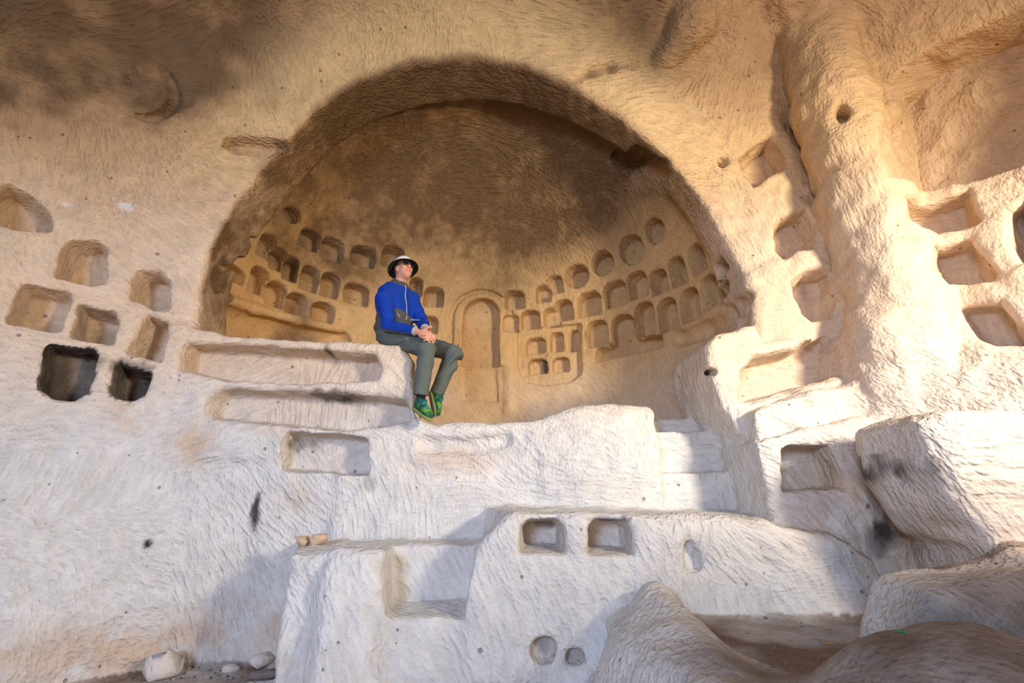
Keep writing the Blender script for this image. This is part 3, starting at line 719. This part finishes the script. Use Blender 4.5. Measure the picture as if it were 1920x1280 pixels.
SKIN = (.62, .30, .21)
m_skin = tinted('skin', 0.5, 0.0006, 260, .06); m_fleece = tinted('fleece', 0.95, 0.0015, 420, .10); m_trs = plain('trouser_cloth', (.105, .125, .115), .85, .0008, 300, .08)
m_hat = tinted('hat_cloth', .9, .0006, 400, .05); m_dark = plain('dark_lens', (.012, .01, .012), .12, 0, 10, 0, .5); m_sock = plain('black_sock', (.012, .012, .014), .95, .001, 400)
m_shoe = tinted('shoe_mesh', .7, .001, 350, .1); m_hair = plain('greying_hair', (.10, .07, .05), .8, .002, 250, .3); m_zip = plain('pale_zip', (.62, .64, .66), .5, 0, 50, .05)

# joints
hipR, hipL = v3(733, 633, 4.02), v3(747, 632, 4.26)
kneR, kneL = v3(800, 654, 3.80), v3(850, 662, 4.06)
ankR, ankL = v3(789, 742, 3.84), v3(818, 740, 4.10)
pel = (hipR + hipL) / 2; chest = v3(739, 568, 4.15); neckb = v3(748, 536, 4.13)
shR, shL = v3(722, 560, 4.00), v3(772, 562, 4.27)
elR, elL = v3(729, 612, 3.90), v3(792, 606, 4.18)
wrR, wrL = v3(781, 621, 3.76), v3(797, 616, 3.92)
headc = v3(757, 506, 4.10)
fwd = nrm([.66, -.72, .20]); side = nrm(np.cross(fwd, [0, 0, 1])); hup = nrm(np.cross(side, fwd)); HM = np.stack([side, fwd, hup], 1)  # local x right, y forward, z up
bf = nrm([.86, -.5, 0]); bs_ = nrm(np.cross(bf, [0, 0, 1])); BM = np.stack([bs_, bf, [0, 0, 1]], 1)
def HL(x, y, z): return headc + HM @ np.array([x, y, z])

def head_field(p):
    d = elld(p, HL(0, -.008, .025), np.array([.073, .093, .092]), HM)
    d = smin(d, elld(p, HL(0, .018, -.045), np.array([.056, .068, .075]), HM), .04)
    d = smin(d, elld(p, HL(0, .055, -.092), np.array([.026, .026, .022]), HM), .03)      # chin
    d = smin(d, capd(p, HL(0, .088, .018), HL(0, .109, -.026), .009, .014), .014)          # nose
    d = smin(d, elld(p, HL(.011, .098, -.030), np.array([.009, .011, .008]), HM), .008)
    d = smin(d, elld(p, HL(-.011, .098, -.030), np.array([.009, .011, .008]), HM), .008)
    d = smin(d, capd(p, HL(-.03, .078, .030), HL(.03, .078, .030), .012, .012), .02)       # brow
    for s in (-1, 1):
        d = smin(d, elld(p, HL(s * .036, .062, -.020), np.array([.020, .018, .018]), HM), .02)   # cheek
        d = smax(d, -elld(p, HL(s * .031, .094, .008), np.array([.015, .012, .010]), HM), .012)
        d = smin(d, elld(p, HL(s * .031, .074, .008), np.array([.012, .012, .012]), HM), .003)
        e = elld(p, HL(s * .074, -.004, -.005), np.array([.010, .020, .034]), HM)
        e = smax(e, -elld(p, HL(s * .085, .004, -.003), np.array([.008, .010, .020]), HM), .004)
        d = smin(d, e, .008)
    d = smin(d, capd(p, HL(-.020, .080, -.056), HL(.020, .080, -.056), .0065, .0065), .006)   # lips
    d = smin(d, capd(p, HL(-.016, .080, -.068), HL(.016, .080, -.068), .007, .007), .006)
    d = smax(d, -capd(p, HL(-.024, .092, -.0615), HL(.024, .092, -.0615), .0028, .0028), .003)
    d = smin(d, capd(p, HL(0, -.03, -.06), neckb - np.array([0, 0, .03]), .056, .062), .03)
    return d
# hands: palm and five bent fingers each, the right clasped over the left
def finger(p, base, d1, d2, l, r):
    a = base; b = a + d1 * l * .45; c = b + nrm(d1 + d2) * l * .33; e = c + d2 * l * .25
    return np.minimum(np.minimum(capd(p, a, b, r, r * .97), capd(p, b, c, r * .97, r * .9)), capd(p, c, e, r * .9, r * .78))
palmR = v3(795, 626, 3.74); palmL = v3(803, 629, 3.80)
def hand(p, wr, palm, fdir, curl, acr, thumbdir):
    nn = nrm(np.cross(fdir, acr)); M = np.stack([acr, fdir, nn], 1)
    d = smin(capd(p, wr, palm, .027, .024), boxd(p, palm + fdir * .012, (.041, .046, .014), M, .013), .02)
    lens = [.066, .078, .074, .058]
    for i in range(4):
        b = palm + fdir * (.050 - abs(i - 1.3) * .004) + acr * (-.031 + .0205 * i)
        d = smin(d, finger(p, b, nrm(fdir + curl * .35 + acr * (-.06 + .04 * i)), nrm(fdir * .25 + curl), lens[i], .0092), .006)
    tb = palm - acr * .034 - fdir * .018
    d = smin(d, finger(p, tb, nrm(thumbdir), nrm(thumbdir + curl * .4), .066, .0115), .010)
    return d
fR = nrm(palmR - wrR + np.array([.03, -.0, -.02])); fL = nrm([.25, -.85, -.45])
acR = nrm(np.cross(fR, [.2, .9, -.1])); acR = acR if acR[2] < 0 else -acR
acL = nrm(np.cross(fL, [-.75, -.1, -.35])); acL = acL if acL[2] < 0 else -acL
def body(p):
    d = head_field(p)
    d = np.minimum(d, capd(p, neckb - np.array([0, 0, .02]), chest, .05, .075))
    d = smin(d, capd(p, chest, pel, .08, .09), .05)
    for sh, el, wr in ((shR, elR, wrR), (shL, elL, wrL)):
        d = smin(d, capd(p, chest + (sh - chest) * .2, sh, .05, .036), .03)
        d = smin(d, capd(p, sh, el, .038, .032), .01); d = smin(d, capd(p, el, wr, .032, .025), .01)
    for hp, kn, an in ((hipR, kneR, ankR), (hipL, kneL, ankL)):
        d = smin(d, capd(p, pel, hp, .06, .05), .02); d = smin(d, capd(p, hp, kn, .052, .042), .01); d = smin(d, capd(p, kn, an, .042, .032), .01)
    d = smin(d, hand(p, wrR, palmR, fR, nrm([.0, .75, -.55]), acR, nrm([.7, -.25, .35])), .006)
    d = np.minimum(d, hand(p, wrL, palmL, fL, nrm([-.7, .1, -.2]), acL, nrm([.6, -.6, .25])))
    return d
lo = np.min([shR, hipR, ankR, kneR, palmR, headc], 0) - .16; hi = np.max([shL, hipL, ankL, kneL, palmL, headc], 0) + .17
def multi(fn, lo, hi, h):
    return organic(fn, lo, hi, h)
Vb, Qb = multi(body, lo, hi, .0052)
tb = np.tile(np.array(SKIN), (len(Vb), 1)).astype(np.float32)
lipd = capd(Vb, HL(-.018, .086, -.062), HL(.018, .086, -.062), .007, .007); tb[lipd < .002] = (.50, .17, .14)
ck = np.exp(-((np.linalg.norm(Vb - HL(0, .10, -.02), axis=1) / .05) ** 2)); tb += ck[:, None] * np.array([.06, -.03, -.03])
mpart('body', Vb, Qb, m_skin, tb)
print('body', len(Vb), time.time() - T0)

# jacket
wob = lambda p, f, a: a * (np.sin(p[..., 0] * f + 1.3 * np.sin(p[..., 2] * f * .7)) * np.sin(p[..., 2] * f * 1.3 + p[..., 1] * f * .5))
def jacket(p):
    d = elld(p, chest + np.array([0, 0, .0]), np.array([.205, .135, .21]), BM)
    d = smin(d, elld(p, (chest + pel) / 2 + BM @ np.array([0, .01, -.01]), np.array([.185, .135, .22]), BM), .08)
    d = smin(d, elld(p, pel + np.array([-.02, 0, .07]), np.array([.19, .145, .13]), BM), .06)
    d = smax(d, (pel[2] - .045) - p[..., 2], .01)
    for sh, el, wr in ((shR, elR, wrR), (shL, elL, wrL)):
        d = smin(d, capd(p, neckb + np.array([0, 0, -.035]), sh + np.array([0, 0, 0.0]), .065, .072), .05)
        d = smin(d, capd(p, sh, el, .073, .058), .035)
        w2 = wr + (el - wr) * .02
        d = smin(d, capd(p, el, w2, .058, .040), .025)
    d = smin(d, capd(p, neckb - np.array([0, 0, .03]), neckb + nrm(headc - neckb) * .03, .075, .068), .03)
    d = d + wob(p, 26, .0045) + wob(p[..., ::-1], 47, .002)
    # folds over the belly and at the elbow
    q = (p - pel)[..., 2]; d = d + .006 * np.sin(q * 60 + (p[..., 0]) * 14) * np.exp(-((q - .13) / .09) ** 2)
    # open neck and hem, open cuffs
    d = smax(d, -capd(p, neckb + nrm(headc - neckb) * .0, headc, .058, .07), .006)
    nk = nrm(headc - neckb + np.array([-.03, .02, .02])); d = smax(d, (p - (neckb + nk * .062)) @ nk, .008)
    for el, wr in ((elR, wrR), (elL, wrL)):
        a = nrm(wr - el); near = np.linalg.norm(p - wr, axis=-1) < .09
        d = np.where(near, smax(d, (p - (wr - a * .002)) @ a, .006), d)
    return d
Vj, Qj = organic(jacket, np.min([shR, hipR, wrR, wrL], 0) - .17, np.max([shL, hipL, headc, wrL + .05, wrR + .05], 0) + np.array([.13, .13, -.02]), .0065)
BLUE = np.array([.008, .045, .36]); GREY = np.array([.085, .085, .088]); TRIM = np.array([.38, .38, .40])
q = (Vj - chest) @ BM; tj = np.tile(BLUE, (len(Vj), 1))
hz = Vj[:, 2] - pel[2]
darm = np.minimum(np.minimum(capd(Vj, shR, elR, 0, 0), capd(Vj, elR, wrR, 0, 0)), np.minimum(capd(Vj, shL, elL, 0, 0), capd(Vj, elL, wrL, 0, 0)))
isarm = darm < .072
low = (hz < .215 + .02 * np.sin(q[:, 0] * 22)) & ~isarm; tj[low] = GREY
back = (q[:, 1] < -.035) & (hz < .42); tj[back & ~isarm] = GREY
fa = capd(Vj, elR, wrR, 0, 0) < .075
sleeve_back = isarm & (((Vj - shR) @ -bf > .040) & (Vj[:, 1] < chest[1]) & (hz > .12) & ~fa | fa & ((Vj - elR - ((Vj - elR) @ nrm(wrR - elR))[:, None] * nrm(wrR - elR))[:, 2] < -.034))
tj[sleeve_back] = GREY
coll = (Vj - neckb) @ nrm(headc - neckb) > -.004; tj[coll & (darm > .05)] = GREY
for wr in (wrR, wrL): tj[np.linalg.norm(Vj - wr, axis=1) < .045] = TRIM
mpart('jacket', Vj, Qj, m_fleece, tj)
def ribbon(path, r, name, mat, parent=man, label=None, n=6):
    vs, qs = [], []
    path = [np.asarray(x, float) for x in path]
    for i, p_ in enumerate(path):
        t_ = nrm(path[min(i + 1, len(path) - 1)] - path[max(i - 1, 0)]); a = nrm(np.cross(t_, [.31, .2, .93])); b = np.cross(t_, a)
        for k in range(n): an = 2 * math.pi * k / n; vs.append(p_ + r * (a * math.cos(an) + b * math.sin(an)))
    for i in range(len(path) - 1):
        for k in range(n): qs.append((i * n + k, i * n + (k + 1) % n, (i + 1) * n + (k + 1) % n, (i + 1) * n + k))
    for e in (0, len(path) - 1):
        for k in range(1, n - 2, 2): qs.append((e * n, e * n + k, e * n + k + 1, e * n + k + 2))
    return mpart(name, np.array(vs, np.float32), np.array(qs), mat, None, parent, True, label)
def march(o_, d_, fn, n=80, st=.004):
    for i in range(n):
        if fn((o_ + d_ * i * st)[None])[0] < 0: return o_ + d_ * i * st
    return o_ + d_ * n * st
zp = []
for i in range(12):
    t_ = i / 11; c = neckb * (1 - t_) + (pel + np.array([0, 0, .15])) * t_ + np.array([0, 0, .03 * (1 - t_)])
    zp.append(march(c + bf * .28, -bf, jacket) + bf * .002)
zo = ribbon(zp, .0035, 'zip', m_zip)
cpts = []
for i in range(14):
    an = math.radians(-150 + 300 * i / 13); dirv = bf * math.cos(an) + bs_ * math.sin(an)
    cc = neckb + nrm(headc - neckb) * .046; cpts.append(march(cc + dirv * .14, -dirv, jacket) + dirv * .001)
ribbon(cpts, .003, 'collar_piping', m_zip)
for (a_, b_) in (((-.10, .19), (-.075, .155)), ((.055, .17), (.08, .14))):
    pp = []
    for (xx, zz) in (a_, b_):
        c = pel + bs_ * -xx + np.array([0, 0, zz]); pp.append(march(c + bf * .3, -bf, jacket) + bf * .001)
    ribbon([pp[0], (pp[0] + pp[1]) / 2, pp[1]], .003, 'pocket_zip', m_zip)

# trousers
def trousers(p):
    d = elld(p, pel + np.array([-.01, 0, .0]), np.array([.185, .14, .115]), BM)
    for hp, kn, an in ((hipR, kneR, ankR), (hipL, kneL, ankL)):
        d = smin(d, capd(p, hp, kn, .098, .075), .05)
        d = smin(d, capd(p, kn + np.array([0, 0, .0]), an, .074, .062), .03)
    # creases
    for hp, kn, an in ((hipR, kneR, ankR), (hipL, kneL, ankL)):
        ax = nrm(an - kn); t_ = (p - kn) @ ax
        d = d + .008 * np.sin(t_ * 46 + 6 * np.sin((p[..., 0] + p[..., 1]) * 11)) * np.exp(-((t_ - .05) / .14) ** 2)
    d = d + wob(p, 19, .004) + wob(p[..., ::-1], 38, .0018)
    for kn, an in ((kneR, ankR), (kneL, ankL)):
        ax = nrm(an - kn); near = np.linalg.norm(p - an, axis=-1) < .11
        d = np.where(near, smax(d, (p - (an - ax * .005)) @ ax, .004), d)
        d = np.where(near, smax(d, -capd(p, an - ax * .05, an + ax * .1, .050, .058), .003), d)
    return d
Vt, Qt = organic(trousers, np.min([hipR, hipL, kneR, ankR], 0) - .15, np.max([hipL, kneL, kneR, hipR], 0) + .15, .0065)
mpart('trousers', Vt, Qt, m_trs)

# shoes and socks
def shoe(name, ank, heel, toe, upv):
    f = nrm(toe - heel); up = nrm(upv - f * (np.dot(upv, f))); s = np.cross(f, up); M = np.stack([s, f, up], 1)
    Ln = np.linalg.norm(toe - heel)
    def fld(p):
        d = elld(p, heel + f * .055 + up * .045, np.array([.038, .056, .05]), M)
        d = smin(d, elld(p, heel + f * Ln * .45 + up * .040, np.array([.040, .095, .042]), M), .03)
        d = smin(d, elld(p, toe - f * .075 + up * .028, np.array([.046, .078, .032]), M), .03)
        d = smin(d, capd(p, heel + f * .06 + up * .05, heel + f * .065 + up * .095, .040, .037), .03)
        d = smax(d, -(p - heel) @ up - .0 + .002, .006)
        d = smax(d, -capd(p, heel + f * .062 + up * .085, ank + (ank - heel) * .2, .030, .034), .004)
        d = smax(d, (p - heel) @ up - .103, .004)
        return d
    lo_ = np.min([heel, toe, ank], 0) - .08; hi_ = np.max([heel, toe, ank], 0) + .08
    Vs, Qs = organic(fld, lo_, hi_, .0045)
    q = (Vs - heel) @ M; tn = np.tile(np.array([.012, .085, .075]), (len(Vs), 1))
    st = np.sin(q[:, 1] * 95 + q[:, 2] * 60 + np.abs(q[:, 0]) * 40)
    tn[(st > .45) & (q[:, 2] < .06)] = (.05, .17, .04)
    tn[(q[:, 1] > Ln - .10) & (q[:, 1] < Ln - .045) & (q[:, 2] > .035)] = (.14, .30, .05)
    tn[(st < -.8) & (np.abs(q[:, 0]) < .03) & (q[:, 2] > .05)] = (.02, .20, .25)
    so = mpart(name, Vs, Qs, m_shoe, tn)
    def sole(p):
        d = smin(elld(p, heel + f * .06, np.array([.043, .062, .03]), M), elld(p, toe - f * .085, np.array([.050, .088, .03]), M), .08)
        d = smin(d, elld(p, heel + f * Ln * .45, np.array([.036, .09, .03]), M), .04)
        return smax(smax(d, (p - heel) @ up - .012, .004), -((p - heel) @ up + .013), .004)
    V2, Q2 = organic(sole, lo_, hi_, .0045)
    q2 = (V2 - heel) @ M; t2 = np.tile(np.array([.10, .11, .10]), (len(V2), 1)); t2[q2[:, 2] > -.004] = (.26, .30, .07)
    o = mpart('sole', V2, Q2, m_shoe, t2); o.parent = so
    lace = []
    for i in range(4):
        c = heel + f * (Ln * .42 + i * .022); w_ = .022
        pts_ = [march(c + s * x_ + f * (.008 * (1 if x_ > 0 else -1)) + up * .14, -up, fld, 60, .0025) + up * .001 for x_ in (-w_, 0, w_)]
        l_ = ribbon(pts_, .003, 'lace', plain('lace_cord_%d' % i if False else 'lace_cord', (.03, .42, .46), .7)); l_.parent = so
    Vk, Qk = organic(lambda p: smax(capd(p, heel + f * .062 + up * .06, ank + nrm(kneR - ank) * .03, .034, .040), -1e3 + p[..., 0] * 0, 0), lo_, hi_ + .02, .006)
    mpart('sock', Vk, Qk, m_sock)
    return so
hR = v3(777, 763, 3.86); tR = v3(806, 786, 3.70)
tR = hR + nrm(tR - hR) * .275
hL = v3(806, 735, 4.10); tL = hL + nrm(v3(816, 778, 3.98) - hL) * .27
shoe('shoe', ankR, hR, tR, ankR - hR + np.array([.12, -.12, .15]))
shoe('shoe', ankL, hL, tL, ankL - hL + np.array([.15, .02, .0]))

# hat, hair, sunglasses
ct, st_ = math.cos(.05), math.sin(.05); HT = np.stack([side, fwd * ct + hup * st_, hup * ct - fwd * st_], 1)
def hat(p):
    q = (p - HL(0, -.014, .064)) @ HT
    crown = smax(elld(p, HL(0, -.014, .062), np.array([.090, .107, .092]), HT), -(q[..., 2] + .012), .004)
    rr = np.sqrt((q[..., 0] / .92) ** 2 + (q[..., 1]) ** 2)
    zb = -.010 - .55 * np.maximum(rr - .095, 0) - .10 * np.maximum(-q[..., 1], 0)
    brim = np.maximum(np.abs(q[..., 2] - zb) - .0042, rr - .158)
    brim = np.maximum(brim, .088 - rr) if False else brim
    d = smin(crown, brim * .87, .006)
    return smax(d, -elld(p, HL(0, -.010, .040), np.array([.081, .098, .088]), HM), .002)
Vh, Qh = organic(hat, headc - .21, headc + .21, .0048)
q = (Vh - HL(0, -.014, .064)) @ HT; Nh = vert_normals(Vh, Qh); th = np.tile(np.array([.72, .70, .67]), (len(Vh), 1))
rr = np.sqrt((q[:, 0] / .92) ** 2 + q[:, 1] ** 2)
under = ((Nh @ HT[:, 2]) < -.1) | (rr > .150); th[under] = (.02, .02, .024)
mpart('hat', Vh, Qh, m_hat, th, label='white bucket sun hat with a black underside')
def hair(p):
    d = elld(p, HL(0, -.016, .015), np.array([.079, .094, .088]), HM); q = (p - headc) @ HM
    d = smax(d, q[..., 1] - .018 - .0 * q[..., 2], .008); d = smax(d, -(q[..., 2] + .055), .01); return d
Vr, Qr = organic(hair, headc - .13, headc + .13, .006); mpart('hair', Vr, Qr, m_hair)
gl = bpy.data.objects.new('sunglasses', None); COL.objects.link(gl); gl.parent = man
def gpart(name, fn, mat):
    Vg, Qg = organic(fn, headc - .12, headc + .13, .0028)
    return mpart(name, Vg, Qg, mat, None, gl)
for s_ in (-1, 1):
    GM = np.stack([nrm(side * 1 - fwd * .22 * s_), nrm(fwd + side * .22 * s_), hup], 1)
    gpart('lens', lambda p, s_=s_, GM=GM: boxd(p, HL(s_ * .034, .098, .010), (.029, .0028, .020), GM, .0027), m_dark)
m_frame = plain('glasses_frame', (.02, .018, .018), .35, 0, 10, 0, .4)
ribbon([HL(-.012, .104, .018), HL(0, .108, .019), HL(.012, .104, .018)], .0035, 'bridge', m_frame).parent = gl
for s_ in (-1, 1):
    ribbon([HL(s_ * .058, .090, .018), HL(s_ * .074, .055, .016), HL(s_ * .080, .0, .012)], .0035, 'temple', m_frame).parent = gl
print('man', time.time() - T0)

# ------------------------------------------------------------------ loose stones and litter
m_stone = plain('pale_stone', (.62, .56, .52), .95, .006, 30, .2); m_tan = plain('tan_stone', (.50, .38, .27), .95, .006, 30, .2); m_gry = plain('grey_stone', (.20, .17, .16), .95, .006, 30, .25)
import bmesh
from mathutils import Vector
rs = np.random.RandomState(5)
def stone_mesh(name, size, mat, boxy=0.0, n=26):
    bm = bmesh.new()
    for i in range(n):
        d = nrm(rs.randn(3)); d = d / (np.abs(d).max() ** boxy); d *= rs.uniform(.88, 1.0)
        bm.verts.new(Vector(d * np.asarray(size) / 2))
    r = bmesh.ops.convex_hull(bm, input=bm.verts); bmesh.ops.delete(bm, geom=[g for g in set(r['geom_interior']) | set(r['geom_unused']) if isinstance(g, bmesh.types.BMVert)], context='VERTS')
    bmesh.ops.bevel(bm, geom=bm.edges[:], offset=min(size) * .05, segments=2, affect='EDGES', clamp_overlap=True)
    me = bpy.data.meshes.new(name); bm.to_mesh(me); bm.free(); me.materials.append(mat)
    for p_ in me.polygons: p_.use_smooth = True
    return me
SURF = V; 
def drop(x, y, rad=.05):              # height of the rock's upper side near x, y
    m = (np.abs(V[:, 0] - x) < rad) & (np.abs(V[:, 1] - y) < rad) & (Nn[:, 2] > .5)
    return V[m, 2] if m.any() else np.array([.5])
def rest(me, x, y, rz, sink=.01, zmax=9):
    z_ = drop(x, y, .04); z_ = z_[z_ < zmax]; z_ = z_[z_ > z_.max() - .06] if len(z_) else z_; z0 = float(np.median(z_)) if len(z_) else .45
    zs = min(v_.co.z for v_ in me.vertices)
    return (x, y, z0 - zs - sink)
def place(name, me, x, y, rz, label, cat, group=None, sink=.01, zmax=9):
    o = link(name, me); o.location = rest(me, x, y, rz, sink, zmax); o.rotation_euler = (0, 0, rz)
    tag(o, label, cat, group); return o
def pxy(u, v):
    q = hits([(u, v)])[0]; return float(q[0]), float(q[1]), float(q[2])
a = pxy(563, 1020); place('stone', stone_mesh('stone', (.125, .09, .075), m_tan, .8), a[0], a[1], .1, 'left of two small tan stones on the corner of the white bench', 'stone', None, .004, a[2] + .1)
a = pxy(597, 1019); place('stone', stone_mesh('stone', (.125, .10, .085), m_tan, .8), a[0], a[1], .35, 'right, taller of two small tan stones on the corner of the white bench', 'stone', None, .004, a[2] + .1)
a = pxy(303, 1276); place('stone', stone_mesh('stone', (.25, .2, .19), m_stone, .5), a[0], a[1] , .5, 'large pale angular stone at the bottom edge against the left wall', 'stone', None, .01, a[2] + .1)
a = pxy(488, 1255); place('stone', stone_mesh('stone', (.18, .14, .10), m_stone, .4), a[0], a[1], 1.1, 'pale stone in the corner between the left wall and the bench', 'stone', None, .01, a[2] + .1)
a = pxy(432, 1263); place('stone', stone_mesh('stone', (.13, .10, .06), m_stone, .4), a[0], a[1], .2, 'small flat pale stone in the dirt left of the corner stone', 'stone', None, .01, a[2] + .1)
a = pxy(495, 1274); place('stone', stone_mesh('stone', (.22, .12, .07), m_gry, .5), a[0], a[1], .4, 'dark grey flat stone at the bottom edge in front of the corner stone', 'stone', None, .01, a[2] + .1)
peb = [stone_mesh('pebble', (1, .8, .6), m_, .3, 12) for m_ in (m_stone, m_tan, m_gry)]
def pebble(x, y, s_, g_, lb, zmax=9):
    me = peb[rs.randint(3)]
    o = link('pebble', me); z_ = drop(x, y, .04); z_ = z_[z_ < zmax]
    if not len(z_): bpy.data.objects.remove(o); return
    o.location = (x, y, float(np.median(z_)) + .15 * s_); o.scale = (s_, s_, s_); o.rotation_euler = (0, 0, rs.rand() * 6)
    tag(o, lb, 'pebble', g_)
for k in range(46):
    u_, v_ = rs.uniform(250, 510), rs.uniform(1256, 1279)
    a = pxy(u_, v_); pebble(a[0], a[1] - .02, rs.uniform(.012, .035), 'pebbles along the foot of the left wall', 'small pebble in the dirt along the foot of the left wall', a[2] + .08)
for k in range(70):
    u_, v_ = rs.uniform(1810, 1918), rs.uniform(955, 1060)
    a = pxy(u_, v_); pebble(a[0], a[1], rs.uniform(.008, .022), 'pebbles on the dirt slope at the right', 'small pebble on the dirt slope at the right edge', a[2] + .08)
for k in range(60):
    u_, v_ = rs.uniform(1330, 1660), rs.uniform(1125, 1275)
    a = pxy(u_, v_); pebble(a[0], a[1], rs.uniform(.006, .016), 'pebbles in the dusty hollow', 'small pebble in the dusty hollow before the right ledges', 1.1)
def scrap(name, u_, v_, size, colr, label, cat, rz):
    bm = bmesh.new(); bmesh.ops.create_cone(bm, cap_ends=True, segments=10, radius1=size[1] / 2, radius2=size[1] / 2 * .96, depth=size[0])
    me = bpy.data.meshes.new(name); bm.to_mesh(me); bm.free(); me.materials.append(plain(name + '_paper', colr, .7))
    o = link(name, me); q = hits([(u_, v_)])[0]; o.location = q + np.array([0, 0, size[1] * .5]); o.rotation_euler = (math.pi / 2, 0, rz); tag(o, label, cat)
scrap('cigarette_butt', 1557, 1208, (.035, .008), (.60, .20, .06), 'orange cigarette butt lying in the dusty hollow', 'litter', 1.4)
scrap('green_scrap', 1690, 1186, (.03, .008), (.02, .22, .08), 'tiny green scrap lying beside the brown boulder', 'litter', 1.3)
scrap('blue_scrap', 1843, 988, (.06, .014), (.12, .30, .42), 'small blue scrap of wrapper on the dirt slope at the right', 'litter', 1.2)
print('done', time.time() - T0)
